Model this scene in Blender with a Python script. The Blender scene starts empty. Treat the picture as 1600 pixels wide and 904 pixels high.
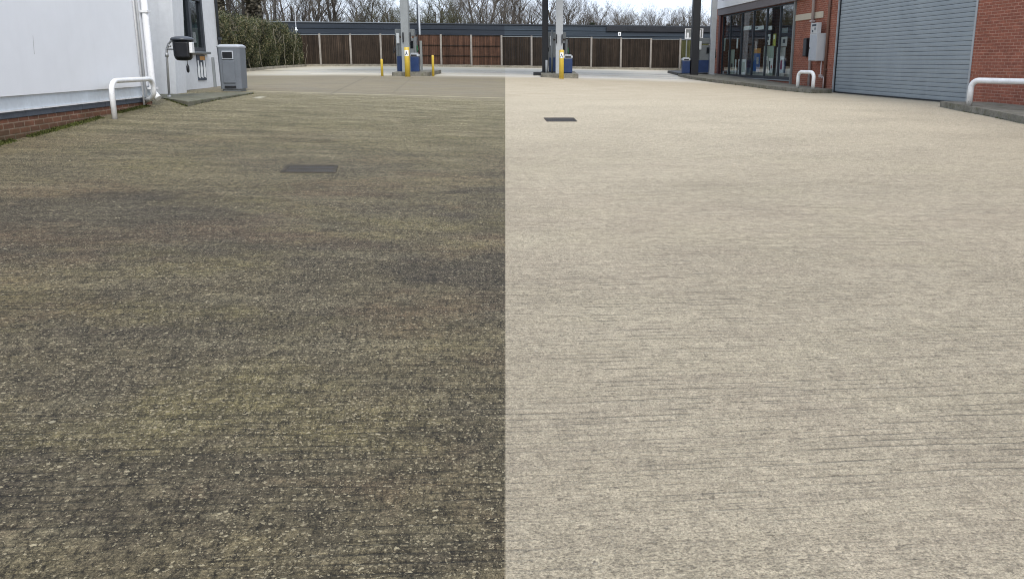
import bpy, bmesh, math, random
from mathutils import Vector, Matrix, noise as mnoise
R = math.radians
scene = bpy.context.scene
col = scene.collection

# ------------------------------------------------------------------ camera
F, CX, CY = 1155.0, 845.0, 333.0            # in pixels of the 1600 x 904 photograph
EYE = 1.5
PITCH = math.atan(236/F)
cam = bpy.data.cameras.new('camera'); camo = bpy.data.objects.new('camera', cam); col.objects.link(camo)
cam.sensor_width = 36; cam.lens = 36*F/1600
cam.shift_x = -(CX-800)/1600; cam.shift_y = -(452-CY)/1600
cam.clip_start = .05; cam.clip_end = 3000
camo.location = (0, 0, EYE); camo.rotation_euler = (R(90)-PITCH, 0, 0)
scene.camera = camo

# ------------------------------------------------------------------ light and sky
SUN_EL, SUN_AZ = 46, 160                    # behind the camera, veiled by cloud
w = bpy.data.worlds.new('World'); scene.world = w; w.use_nodes = True
nt = w.node_tree; nt.nodes.clear()
sky = nt.nodes.new('ShaderNodeTexSky'); sky.sky_type = 'NISHITA'; sky.sun_disc = False
sky.sun_elevation = R(SUN_EL); sky.sun_rotation = R(SUN_AZ)
sky.air_density = 1.0; sky.dust_density = 3.0; sky.ozone_density = 1.0
tc = nt.nodes.new('ShaderNodeTexCoord')
mp = nt.nodes.new('ShaderNodeMapping'); mp.inputs['Scale'].default_value = (1.6, 1.6, 5)
nz = nt.nodes.new('ShaderNodeTexNoise'); nz.inputs['Scale'].default_value = 2.2; nz.inputs['Detail'].default_value = 6
cr = nt.nodes.new('ShaderNodeMapRange'); cr.inputs['From Min'].default_value = .3; cr.inputs['From Max'].default_value = .7
cr.inputs['To Min'].default_value = .62; cr.inputs['To Max'].default_value = .9
mx = nt.nodes.new('ShaderNodeMixRGB'); mx.inputs['Color2'].default_value = (8.2, 9.2, 10.9, 1)
bg = nt.nodes.new('ShaderNodeBackground'); bg.inputs['Strength'].default_value = .078
out = nt.nodes.new('ShaderNodeOutputWorld')
nt.links.new(tc.outputs['Generated'], mp.inputs['Vector']); nt.links.new(mp.outputs[0], nz.inputs['Vector'])
nt.links.new(nz.outputs['Fac'], cr.inputs['Value']); nt.links.new(cr.outputs[0], mx.inputs['Fac'])
nt.links.new(sky.outputs[0], mx.inputs['Color1']); nt.links.new(mx.outputs[0], bg.inputs['Color'])
nt.links.new(bg.outputs[0], out.inputs['Surface'])
sl = bpy.data.lights.new('sun', 'SUN'); sl.energy = 1.5; sl.angle = R(28); sl.color = (1, .96, .9)
so = bpy.data.objects.new('sun', sl); col.objects.link(so)
d = Vector((math.sin(R(SUN_AZ))*math.cos(R(SUN_EL)), math.cos(R(SUN_AZ))*math.cos(R(SUN_EL)), math.sin(R(SUN_EL))))
so.rotation_euler = d.to_track_quat('Z', 'Y').to_euler(); so.location = (0, -5, 30)
scene.render.engine = 'CYCLES'
scene.view_settings.view_transform = 'Standard'; scene.view_settings.look = 'None'
scene.view_settings.gamma = 1; scene.view_settings.use_curve_mapping = False
scene.view_settings.exposure = 0.93
scene.cycles.filter_width = 1.0

# ------------------------------------------------------------------ ground heights
cp, sp = math.cos(PITCH), math.sin(PITCH)
LH = [(-40,.2),(0,.2),(5,.36),(9,.515),(11,.62),(13.5,.745),(18,.765),(30,.975),(47,1.24),(60,1.24)]
CH = [(-40,0),(0,0),(8,.24),(14,.42),(20,.58),(30,.88),(47,1.14),(60,1.14)]
RH = [(-40,-.1),(0,-.1),(14,.33),(19,.425),(27,.41),(33,.55),(38,.68),(47,.95),(60,.95)]
def lin(T, y):
    for (a, za), (b, zb) in zip(T, T[1:]):
        if y <= b:
            t = max(0, (y-a)/(b-a)); return za+(zb-za)*t
    return T[-1][1]
def sm(T, y): return sum(lin(T, y+k) for k in (-1.5, -.75, 0, .75, 1.5))/5
def gz(x, y):
    l, c, r = sm(LH, y), sm(CH, y), sm(RH, y)
    if x < 0: return c+(l-c)*min(1.15, -x/6.8)
    return c+(r-c)*min(1.15, x/11)
def ray(px, py):
    a = (px-CX)/F; b = (CY-py)/F
    return Vector((a, cp+b*sp, -sp+b*cp))
def hit(px, py):
    dd = ray(px, py); t = 1
    while t < 90:
        q = dd*t
        if EYE+q.z < gz(q.x, q.y): return Vector((q.x, q.y, gz(q.x, q.y)))
        t += .01
def atz(px, py, z):
    dd = ray(px, py); t = (z-EYE)/dd.z
    return Vector((dd.x*t, dd.y*t, z))
def atD(px, py, D):
    dd = ray(px, py); t = D/dd.y
    return Vector((dd.x*t, D, EYE+dd.z*t))
TL, TR = math.atan(.0976), math.atan(.0772)     # headings of the two buildings

# ------------------------------------------------------------------ mesh helpers
class MB:
    def __init__(s): s.bm = bmesh.new(); s.mi = 0
    def _faces(s, fs):
        for f in fs: f.material_index = s.mi
    def box(s, x0, x1, y0, y1, z0, z1, bev=0, seg=2, mat=None):
        r = bmesh.ops.create_cube(s.bm, size=1)
        vs = r['verts']
        M = Matrix.Translation(((x0+x1)/2, (y0+y1)/2, (z0+z1)/2)) @ Matrix.Diagonal((x1-x0, y1-y0, z1-z0, 1))
        if mat is not None: M = mat @ M
        bmesh.ops.transform(s.bm, matrix=M, verts=vs)
        s._faces({f for v in vs for f in v.link_faces})
        if bev:
            es = list({e for v in vs for e in v.link_edges})
            r = bmesh.ops.bevel(s.bm, geom=es, offset=bev, segments=seg, profile=.5, affect='EDGES')
            s._faces(r['faces'])
        return s
    def tube(s, pts, rad, seg=12, cap=True):
        pts = [Vector(p) for p in pts]; n = len(pts)
        rads = rad if isinstance(rad, (list, tuple)) else [rad]*n
        rings = []; up = None
        for i, p in enumerate(pts):
            t = (pts[min(i+1, n-1)]-pts[max(i-1, 0)]).normalized()
            if up is None:
                up = t.orthogonal().normalized()
            up = (up - t*up.dot(t)).normalized()
            b = t.cross(up)
            rings.append([s.bm.verts.new(p+(up*math.cos(2*math.pi*k/seg)+b*math.sin(2*math.pi*k/seg))*rads[i]) for k in range(seg)])
        fs = []
        for a, b in zip(rings, rings[1:]):
            for k in range(seg):
                f = s.bm.faces.new((a[k], a[(k+1) % seg], b[(k+1) % seg], b[k])); f.smooth = True; fs.append(f)
        if cap:
            fs.append(s.bm.faces.new(rings[0][::-1])); fs.append(s.bm.faces.new(rings[-1]))
        s._faces(fs); return s
    def prism(s, poly, z0, z1, bev=0):
        """poly: xy list; z0,z1 may be callables of (x,y)"""
        g = lambda z, p: z(p[0], p[1]) if callable(z) else z
        a = [s.bm.verts.new((p[0], p[1], g(z0, p))) for p in poly]
        b = [s.bm.verts.new((p[0], p[1], g(z1, p))) for p in poly]
        n = len(poly); fs = [s.bm.faces.new(a[::-1]), s.bm.faces.new(b)]
        for i in range(n): fs.append(s.bm.faces.new((a[i], a[(i+1) % n], b[(i+1) % n], b[i])))
        s._faces(fs)
        if bev:
            es = [e for e in fs[1].edges]
            r = bmesh.ops.bevel(s.bm, geom=es, offset=bev, segments=2, profile=.5, affect='EDGES'); s._faces(r['faces'])
        return s
    def lathe(s, prof, cx=0, cy=0, seg=24):
        rings = [[s.bm.verts.new((cx+r*math.cos(2*math.pi*k/seg), cy+r*math.sin(2*math.pi*k/seg), z)) for k in range(seg)] for r, z in prof]
        fs = []
        for a, b in zip(rings, rings[1:]):
            for k in range(seg):
                f = s.bm.faces.new((a[k], a[(k+1) % seg], b[(k+1) % seg], b[k])); f.smooth = True; fs.append(f)
        fs.append(s.bm.faces.new(rings[0][::-1])); fs.append(s.bm.faces.new(rings[-1]))
        s._faces(fs); return s
    def quad(s, *v):
        f = s.bm.faces.new([s.bm.verts.new(p) for p in v]); f.material_index = s.mi; return s
    def build(s, name, mat, parent=None, loc=None, rz=None):
        me = bpy.data.meshes.new(name)
        bmesh.ops.recalc_face_normals(s.bm, faces=s.bm.faces[:]) if len(s.bm.faces) < 60000 else None
        s.bm.to_mesh(me); s.bm.free()
        for m in (mat if isinstance(mat, list) else [mat]): me.materials.append(m)
        o = bpy.data.objects.new(name, me); col.objects.link(o)
        if parent: o.parent = parent
        if loc is not None: o.location = loc
        if rz is not None: o.rotation_euler = (0, 0, rz)
        return o
def tag(o, label=None, cat=None, group=None, kind=None):
    if label: o['label'] = label
    if cat: o['category'] = cat
    if group: o['group'] = group
    if kind: o['kind'] = kind
    return o
def empty(name, loc=(0, 0, 0), rz=0, **k):
    o = bpy.data.objects.new(name, None); col.objects.link(o); o.location = loc; o.rotation_euler = (0, 0, rz)
    o.empty_display_size = .3
    return tag(o, **k)
def copy_tree(o, parent=None):
    c = o.copy(); col.objects.link(c)
    if parent: c.parent = parent
    for ch in [x for x in col.objects if x.parent == o]: copy_tree(ch, c)
    return c
def arc(c, r, a0, a1, u, v, n=6):
    c, u, v = Vector(c), Vector(u), Vector(v)
    return [c+u*math.cos(a0+(a1-a0)*i/n)*r+v*math.sin(a0+(a1-a0)*i/n)*r for i in range(n+1)]

# ------------------------------------------------------------------ node helpers
class G:
    def __init__(s, name, rough=.7, spec=.5, metal=0):
        s.m = bpy.data.materials.new(name); s.m.use_nodes = True; s.t = s.m.node_tree
        s.b = s.t.nodes['Principled BSDF']; s.b.inputs['Roughness'].default_value = rough
        s.b.inputs['Specular IOR Level'].default_value = spec; s.b.inputs['Metallic'].default_value = metal
        s._tc = None
    def n(s, t): return s.t.nodes.new('ShaderNode'+t)
    def put(s, sock, v):
        if isinstance(v, bpy.types.NodeSocket): s.t.links.new(v, sock)
        elif isinstance(v, (tuple, list)):
            v = tuple(v)
            if len(v) == 3 and len(sock.default_value) == 4: v = v+(1,)
            sock.default_value = v
        else: sock.default_value = v
    def obj(s):
        if not s._tc: s._tc = s.n('TexCoord')
        return s._tc.outputs['Object']
    def xyz(s, v=None):
        x = s.n('SeparateXYZ'); s.put(x.inputs[0], v or s.obj()); return x.outputs
    def comb(s, x, y, z=0.0):
        c = s.n('CombineXYZ')
        for i, q in enumerate((x, y, z)): s.put(c.inputs[i], q)
        return c.outputs[0]
    def ma(s, op, a, b=0.0, clamp=False):
        m = s.n('Math'); m.operation = op; m.use_clamp = clamp; s.put(m.inputs[0], a); s.put(m.inputs[1], b); return m.outputs[0]
    def noise(s, v, scale=1.0, det=3.0, rough=.5, dist=0.0):
        q = s.n('TexNoise'); s.put(q.inputs['Vector'], v); s.put(q.inputs['Scale'], scale)
        s.put(q.inputs['Detail'], det); s.put(q.inputs['Roughness'], rough); s.put(q.inputs['Distortion'], dist); return q.outputs['Fac']
    def vor(s, v, scale, rnd=1.0):
        q = s.n('TexVoronoi'); s.put(q.inputs['Vector'], v); s.put(q.inputs['Scale'], scale); s.put(q.inputs['Randomness'], rnd)
        return q.outputs['Distance'], q.outputs['Color']
    def rng(s, v, a, b, c=0.0, dd=1.0, smooth=False):
        q = s.n('MapRange'); q.clamp = True
        if smooth: q.interpolation_type = 'SMOOTHSTEP'
        for k, x in zip(('Value', 'From Min', 'From Max', 'To Min', 'To Max'), (v, a, b, c, dd)): s.put(q.inputs[k], x)
        return q.outputs[0]
    def mix(s, f, a, b, mode='MIX'):
        q = s.n('MixRGB'); q.blend_type = mode; s.put(q.inputs[0], f); s.put(q.inputs[1], a); s.put(q.inputs[2], b); return q.outputs[0]
    def gray(s, v): return s.comb(v, v, v)
    def color(s, c): s.put(s.b.inputs['Base Color'], c)
    def rough(s, c): s.put(s.b.inputs['Roughness'], c)
    def bump(s, h, strength=.4, dist=.01):
        q = s.n('Bump'); s.put(q.inputs['Height'], h); q.inputs['Strength'].default_value = strength
        q.inputs['Distance'].default_value = dist; s.t.links.new(q.outputs[0], s.b.inputs['Normal'])

def simple(name, c, rough=.6, var=.12, scale=3.0, metal=0, spec=.5, streak=0, bump=0):
    g = G(name, rough, spec, metal)
    n1 = g.noise(g.obj(), scale, 5, .6); n2 = g.noise(g.obj(), scale*9, 3, .6)
    f = g.ma('ADD', g.ma('MULTIPLY', n1, .65), g.ma('MULTIPLY', n2, .35))
    lo = tuple(v*(1-var*1.6) for v in c); hi = tuple(min(1, v*(1+var)) for v in c)
    cc = g.mix(g.rng(f, .32, .68), lo, hi)
    if streak:
        x = g.xyz()
        s1 = g.noise(g.comb(g.ma('MULTIPLY', x[0], 9), g.ma('MULTIPLY', x[1], 9), g.ma('MULTIPLY', x[2], .6)), 1.0, 4, .6)
        cc = g.mix(g.rng(s1, .5, .75, 0, streak), cc, tuple(v*.55 for v in c))
    g.color(cc); g.rough(g.rng(n1, .3, .7, max(0, rough-.08), min(1, rough+.1)))
    if bump: g.bump(n2, bump, .01)
    return g.m

# ------------------------------------------------------------------ ground materials
def yard_material():
    g = G('yard concrete', .85, .35)
    x = g.xyz(); X, Y = x[0], x[1]
    a = R(5.0); ca, sa = math.cos(a), math.sin(a)
    bx = g.ma('ADD', g.ma('MULTIPLY', X, ca), g.ma('MULTIPLY', Y, sa))
    by = g.ma('SUBTRACT', g.ma('MULTIPLY', Y, ca), g.ma('MULTIPLY', X, sa))
    P = g.comb(bx, by)
    def aniso(kx, ky, off=0.0, det=4.0, rough=.6):
        return g.noise(g.comb(g.ma('MULTIPLY', bx, kx), g.ma('MULTIPLY', by, ky), off), 1.0, det, rough)
    # masks of place
    washed = g.rng(g.ma('ADD', X, g.ma('ADD', g.ma('MULTIPLY', Y, .04686), .0143)), -.004, .004)
    far = g.rng(g.ma('ADD', by, g.ma('MULTIPLY', g.noise(P, .5, 5, .65), 3.0)), 19.4, 21.6, smooth=True)
    apron = g.rng(g.ma('ADD', by, g.ma('MULTIPLY', g.noise(P, .25, 2), 2.0)), 29.8, 33.4, smooth=True)
    # brush grooves: a comb of thin lines about 6 cm apart, wandering, broken up and worn away in patches
    grain = g.noise(P, 85, 4, .75)
    grain2 = g.noise(P, 30, 4, .7)
    grain3 = g.noise(g.comb(g.ma('MULTIPLY', bx, .7), by, 5.0), 170, 3, .8)
    rough_ = g.noise(g.comb(g.ma('MULTIPLY', bx, .75), by, 9.0), 14, 9, .82)
    def comb(freq, wander, off, wd, brk):
        ph = g.ma('ADD', g.ma('MULTIPLY', by, freq), g.ma('MULTIPLY', g.noise(g.comb(bx, by, off), .9, 3, .55), wander))
        ph = g.ma('ADD', ph, g.ma('MULTIPLY', grain, .22))
        fr = g.ma('ABSOLUTE', g.ma('SUBTRACT', g.ma('FRACT', ph), .5))
        ln = g.rng(fr, 0, wd, 1, 0)
        row = g.ma('FLOOR', ph)
        bk = g.noise(g.comb(g.ma('MULTIPLY', bx, 2.0), g.ma('MULTIPLY', row, 1.73), off), 1.0, 4, .7)
        return g.ma('MULTIPLY', ln, g.rng(bk, brk, brk+.16))
    c1_ = comb(23.0, 1.8, 2.2, .16, .42); c2_ = comb(13.0, 1.5, 6.6, .07, .60); c3_ = comb(33.0, 2.4, 11.0, .22, .44)
    lm = g.rng(aniso(.5, .9, 20.0, 4.0), .46, .60)
    lm2 = g.rng(aniso(.6, .8, 27.0, 4.0), .40, .58)
    groove = g.ma('MAXIMUM', g.ma('MULTIPLY', c1_, g.ma('ADD', g.ma('MULTIPLY', lm, .75), .25)), g.ma('MULTIPLY', c2_, .8))
    groove = g.ma('MAXIMUM', groove, g.ma('MULTIPLY', c3_, g.ma('MULTIPLY', lm2, .6)))
    fine = aniso(7, 50, 31.0, 4.0, .75)
    streak = aniso(.8, 3.0, 40.0, 8.0, .72)
    streak2 = aniso(1.3, 8.0, 47.0, 6.0, .75)
    b1 = aniso(.42, .50, 50.0, 7.0, .68); b2 = aniso(.40, .6, 55.0, 7.0, .66); b3 = aniso(.5, .8, 60.0, 7.0, .66); b4 = aniso(.35, .6, 66.0, 7.0, .66)
    worn = g.rng(aniso(.6, .75, 71.0, 6.0, .65), .40, .60)
    nearf = g.rng(by, 4.0, 16.0, 1.0, .55)
    mott = g.ma('ADD', g.ma('MULTIPLY', grain, .35), g.ma('MULTIPLY', grain3, .35))
    mott = g.ma('ADD', mott, g.ma('MULTIPLY', rough_, .30))
    blot = g.noise(g.comb(bx, g.ma('MULTIPLY', by, .55), 15.0), 34, 6, 1.0)
    blot2 = g.noise(g.comb(bx, g.ma('MULTIPLY', by, .45), 19.0), 15, 7, .95)
    blot = g.ma('ADD', g.ma('MULTIPLY', blot, .65), g.ma('MULTIPLY', blot2, .35))
    # ---------- unwashed
    def band(c0, w0, lift): return g.rng(g.ma('ABSOLUTE', g.ma('SUBTRACT', by, c0)), 0, w0, lift, 0, smooth=True)
    b2 = g.ma('ADD', b2, g.ma('SUBTRACT', band(5.6, 2.0, .11), .035)); b2 = g.ma('ADD', b2, band(2.0, .7, .035))
    b4 = g.ma('ADD', b4, g.ma('SUBTRACT', band(2.75, .55, .10), .02)); b4 = g.ma('ADD', b4, band(9.5, 2.5, .05))
    worn = g.ma('ADD', worn, g.ma('MULTIPLY', band(3.0, .9, .8), g.rng(X, -.8, -1.6)), clamp=True)
    c = g.mix(g.rng(b1, .42, .58), (.088, .076, .056), (.148, .127, .080))
    c = g.mix(g.rng(b2, .47, .56, 0, .92), c, (.056, .048, .040))
    c = g.mix(g.rng(b3, .50, .60, 0, .65), c, (.135, .096, .066))
    c = g.mix(g.rng(b4, .51, .62, 0, .62), c, (.172, .152, .074))
    yf = g.rng(by, 6.0, 14.0, smooth=True)
    c = g.mix(g.ma('MULTIPLY', yf, .80), c, g.mix(g.rng(streak, .38, .62), (.100, .096, .050), (.30, .27, .18)))
    c = g.mix(g.rng(streak, .50, .72, 0, .5), c, (.24, .22, .16))
    c = g.mix(g.rng(by, 11.5, 19, 0, .70, smooth=True), c, g.mix(g.rng(streak, .40, .60), (.175, .160, .100), (.29, .265, .195)))
    c = g.mix(g.rng(streak2, .36, .5, .45, 0), c, (.066, .060, .042))
    c = g.mix(.95, c, g.gray(g.rng(blot, .44, .56, .12, 2.0)), 'MULTIPLY')
    c = g.mix(1.0, c, g.gray(g.rng(mott, .41, .59, .25, 1.80)), 'MULTIPLY')
    c = g.mix(.5, c, g.gray(g.rng(fine, .32, .68, .45, 1.5)), 'MULTIPLY')
    def stones(sc, thr_lo, thr_hi, rad, stretch, seed):
        v = g.comb(g.ma('ADD', g.ma('MULTIPLY', bx, stretch), g.ma('MULTIPLY', grain2, .03)), g.ma('ADD', by, g.ma('MULTIPLY', grain, .022)), seed)
        dist, cc = g.vor(v, sc)
        ch = g.xyz(cc)
        size = g.rng(ch[1], 0, 1, rad*.4, rad)
        m = g.rng(dist, g.ma('MULTIPLY', size, .75), size, 1.0, 0.0)
        pick = g.rng(g.ma('SUBTRACT', ch[0], g.rng(worn, 0, 1, thr_hi, thr_lo)), 0, .02)
        return g.ma('MULTIPLY', m, pick), ch[2]
    s1, v1 = stones(50, .66, .975, .40, .75, 0.0)
    s2, v2 = stones(92, .12, .80, .47, .75, 5.0)
    s3, v3 = stones(28, .975, .996, .34, .72, 9.0)
    s4, v4 = stones(150, .15, .5, .5, .75, 13.0)
    pc = lambda v: g.mix(g.ma('POWER', v, 2.2), (.12, .105, .075), (.60, .54, .41))
    gd = g.ma('MAXIMUM', g.ma('MAXIMUM', g.ma('MULTIPLY', c1_, g.ma('ADD', g.ma('MULTIPLY', lm, .5), .5)), g.ma('MULTIPLY', c3_, .8)), c2_)
    dk = g.rng(aniso(1.6, 13.0, 101.0, 6.0, .75), .52, .64, 0, .62)
    c = g.mix(dk, c, (.030, .026, .018))
    dirty = g.mix(g.ma('MULTIPLY', gd, g.ma('MULTIPLY', nearf, .88)), c, (.016, .014, .010))
    dim = g.rng(b2, .47, .58, 1, .55)
    dirty = g.mix(g.ma('MULTIPLY', s4, .7), dirty, pc(v4))
    dirty = g.mix(g.ma('MULTIPLY', g.ma('MULTIPLY', s2, .85), dim), dirty, pc(v2))
    dirty = g.mix(g.ma('MULTIPLY', s1, .85), dirty, pc(v1))
    dirty = g.mix(g.ma('MULTIPLY', s3, .95), dirty, g.mix(v3, (.30, .27, .19), (.62, .58, .46)))
    # slab joint and far, smoother bay
    fc = g.mix(g.rng(streak, .35, .65), (.190, .168, .130), (.265, .238, .188))
    fc = g.mix(g.rng(b2, .45, .60, 0, .6), fc, (.215, .20, .175))
    fc = g.mix(g.rng(b4, .5, .62, 0, .5), fc, (.22, .20, .125))
    fc = g.mix(.6, fc, g.gray(g.rng(rough_, .3, .7, .7, 1.25)), 'MULTIPLY')
    dirty = g.mix(far, dirty, fc)
    wob = g.ma('MULTIPLY', g.ma('SUBTRACT', g.noise(P, .6, 3), .5), .10)
    jd = g.ma('ABSOLUTE', g.ma('SUBTRACT', g.ma('ADD', by, wob), 19.2))
    dirty = g.mix(g.rng(jd, .03, .09, .85, 0), dirty, (.46, .43, .34))
    def ground_line(x0, y0, x1, y1, w_, colr, amt, base):  # blends a thin line of the given colour into the concrete
        L_ = math.hypot(x1-x0, y1-y0); nx, ny = (y1-y0)/L_, -(x1-x0)/L_; tx, ty = (x1-x0)/L_, (y1-y0)/L_
        dn = g.ma('ABSOLUTE', g.ma('ADD', g.ma('ADD', g.ma('MULTIPLY', X, nx), g.ma('MULTIPLY', Y, ny)), -(x0*nx+y0*ny)+.0))
        dn = g.ma('ADD', dn, g.ma('MULTIPLY', g.ma('SUBTRACT', grain2, .5), w_))
        dt = g.ma('ADD', g.ma('ADD', g.ma('MULTIPLY', X, tx), g.ma('MULTIPLY', Y, ty)), -(x0*tx+y0*ty))
        on = g.ma('MULTIPLY', g.rng(dt, 0, .3), g.rng(dt, L_-.3, L_, 1, 0))
        return g.mix(g.ma('MULTIPLY', on, g.rng(dn, w_*.5, w_, amt, 0)), base, colr)
    for (pa, pb, w_, colr, amt) in GROUND_LINES: dirty = ground_line(pa.x, pa.y, pb.x, pb.y, w_, colr, amt, dirty)
    # ---------- washed
    k = g.mix(g.rng(b1, .38, .62), (.395, .350, .275), (.462, .412, .328))
    k = g.mix(g.rng(b2, .48, .62, 0, .55), k, (.412, .358, .288))
    k = g.mix(g.rng(b3, .5, .64, 0, .5), k, (.445, .402, .305))
    k = g.mix(g.rng(streak, .48, .72, 0, .45), k, (.51, .46, .37))
    k = g.mix(g.rng(streak2, .36, .50, .30, 0), k, (.27, .235, .195))
    k = g.mix(g.ma('MULTIPLY', g.rng(by, 7, 14, smooth=True), .6), k, (.54, .485, .39))
    k = g.mix(.85, k, g.gray(g.rng(mott, .42, .58, .52, 1.46)), 'MULTIPLY')
    k = g.mix(.9, k, g.gray(g.rng(blot, .42, .58, .74, 1.24)), 'MULTIPLY')
    k = g.mix(.35, k, g.gray(g.rng(fine, .32, .68, .72, 1.2)), 'MULTIPLY')
    pn = g.noise(g.comb(g.ma('MULTIPLY', bx, .55), by, 77.0), 85, 3, .65)
    pit = g.rng(pn, .56, .62); pit2 = g.rng(g.noise(g.comb(g.ma('MULTIPLY', bx, .6), by, 83.0), 34, 3, .7), .61, .66)
    pit = g.ma('MAXIMUM', g.ma('MULTIPLY', pit, g.ma('ADD', .45, g.ma('MULTIPLY', worn, .5))), pit2)
    gk = g.ma('MAXIMUM', g.ma('MULTIPLY', c1_, g.ma('ADD', g.ma('MULTIPLY', lm, .45), .45)), g.ma('MULTIPLY', c3_, .75))
    gk = g.ma('MAXIMUM', gk, g.ma('MULTIPLY', c2_, .45))
    k = g.mix(g.ma('MULTIPLY', gk, g.ma('MULTIPLY', nearf, .23)), k, (.13, .11, .085))
    pit3 = g.rng(g.noise(g.comb(g.ma('MULTIPLY', bx, .7), by, 88.0), 150, 2, .6), .57, .63)
    k = g.mix(g.ma('MULTIPLY', pit3, g.ma('MULTIPLY', g.rng(by, 3.5, 8, 1, 0), .55)), k, (.13, .115, .095))
    k = g.mix(g.ma('MULTIPLY', pit, g.ma('MULTIPLY', nearf, .62)), k, (.10, .088, .072))
    k = g.mix(g.ma('MULTIPLY', s2, .28), k, g.mix(v2, (.22, .20, .18), (.62, .58, .50)))
    k = g.mix(g.ma('MULTIPLY', s3, .5), k, g.mix(v3, (.22, .20, .18), (.72, .69, .62)))
    kf = g.mix(g.rng(streak, .38, .62), (.38, .33, .255), (.47, .42, .34))
    kf = g.mix(.7, kf, g.gray(g.rng(rough_, .3, .7, .7, 1.3)), 'MULTIPLY')
    k = g.mix(g.ma('MULTIPLY', far, .8), k, kf)
    cc = g.mix(washed, dirty, k)
    # pale, damp, polished concrete under and beyond the pumps
    ap = g.mix(g.rng(aniso(.2, 1.2, 90.0, 4.0), .4, .6), (.50, .475, .43), (.64, .61, .55))
    cc = g.mix(g.ma('MULTIPLY', apron, .92), cc, ap)
    cc = g.mix(1.0, cc, g.mix(washed, (.95, .91, .79), (1.0, .97, .895)), 'MULTIPLY')
    g.color(cc)
    damp = g.ma('MULTIPLY', apron, g.rng(aniso(.12, .9, 95.0, 3.0), .40, .55))
    damp = g.ma('MULTIPLY', damp, g.rng(by, 40, 43, 1, 0))
    g.rough(g.mix(damp, (.88, .88, .88), (.26, .26, .26)))
    h = g.ma('ADD', g.ma('MULTIPLY', groove, -1.2), g.ma('MULTIPLY', g.ma('ADD', s1, s3), .8))
    h = g.ma('ADD', h, g.ma('MULTIPLY', mott, 2.0)); h = g.ma('ADD', h, g.ma('MULTIPLY', s2, .5))
    h = g.ma('MULTIPLY', h, g.rng(by, 14, 22, 1, .1))
    g.bump(h, .9, .012)
    return g.m
GROUND_LINES = [(hit(586, 160), hit(636, 210), .07, (.28, .26, .19), .18), (hit(514, 148), hit(575, 119.5), .05, (.12, .11, .09), .35),
         (hit(613, 146), hit(645, 121), .04, (.12, .11, .10), .25), (hit(330, 320), hit(560, 362), .06, (.26, .24, .18), .16),
         (hit(398, 154), hit(412, 150.5), .10, (.6, .6, .56), .7)]

def kerb_material(c=(.20, .19, .16), moss=(.09, .095, .04), amt=.6):
    g = G('weathered concrete kerb', .9, .3)
    n1 = g.noise(g.obj(), 2.3, 5, .65); n2 = g.noise(g.obj(), 26, 4, .7); n3 = g.noise(g.obj(), 5, 5, .7)
    cc = g.mix(g.rng(n1, .35, .65), tuple(v*.75 for v in c), tuple(v*1.2 for v in c))
    cc = g.mix(g.rng(n3, .5, .66, 0, amt), cc, moss)
    cc = g.mix(.7, cc, g.gray(g.rng(n2, .3, .7, .6, 1.35)), 'MULTIPLY')
    g.color(cc); g.bump(n2, .5, .02); return g.m

def brick_material(name, c1, c2, mortar, dirt=.0, floorz=None):
    g = G(name, .85, .3)
    x = g.xyz(); u = g.ma('ADD', x[1], x[0])
    v = g.comb(u, x[2], 0.0)
    b = g.n('TexBrick'); b.offset = .5; b.squash = 1
    g.put(b.inputs['Vector'], v); b.inputs['Scale'].default_value = 1
    b.inputs['Color1'].default_value = c1+(1,); b.inputs['Color2'].default_value = c2+(1,); b.inputs['Mortar'].default_value = mortar+(1,)
    b.inputs['Mortar Size'].default_value = .009; b.inputs['Mortar Smooth'].default_value = .3
    b.inputs['Brick Width'].default_value = .225; b.inputs['Row Height'].default_value = .075; b.inputs['Bias'].default_value = -.1
    n1 = g.noise(g.obj(), 1.1, 5, .65); n2 = g.noise(g.obj(), 30, 4, .7)
    n3 = g.noise(g.comb(g.ma('MULTIPLY', u, 4.6), g.ma('MULTIPLY', x[2], 13.5)), 1.0, 2, .8)
    cc = g.mix(.8, b.outputs['Color'], g.gray(g.rng(n1, .3, .7, .78, 1.2)), 'MULTIPLY')
    cc = g.mix(.7, cc, g.gray(g.rng(n3, .3, .7, .72, 1.25)), 'MULTIPLY')
    cc = g.mix(.7, cc, g.gray(g.rng(n2, .3, .7, .75, 1.2)), 'MULTIPLY')
    if dirt:
        zz = g.ma('SUBTRACT', x[2], floorz)
        f = g.rng(g.ma('ADD', zz, g.ma('MULTIPLY', g.ma('SUBTRACT', g.noise(g.obj(), 3, 4, .7), .5), .5)), -.05, .30, dirt, 0)
        cc = g.mix(f, cc, (.05, .055, .025))
    g.color(cc)
    h = g.ma('ADD', g.ma('MULTIPLY', b.outputs['Fac'], -1.0), g.ma('MULTIPLY', n2, .3)); g.bump(h, .6, .006)
    return g.m

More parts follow.
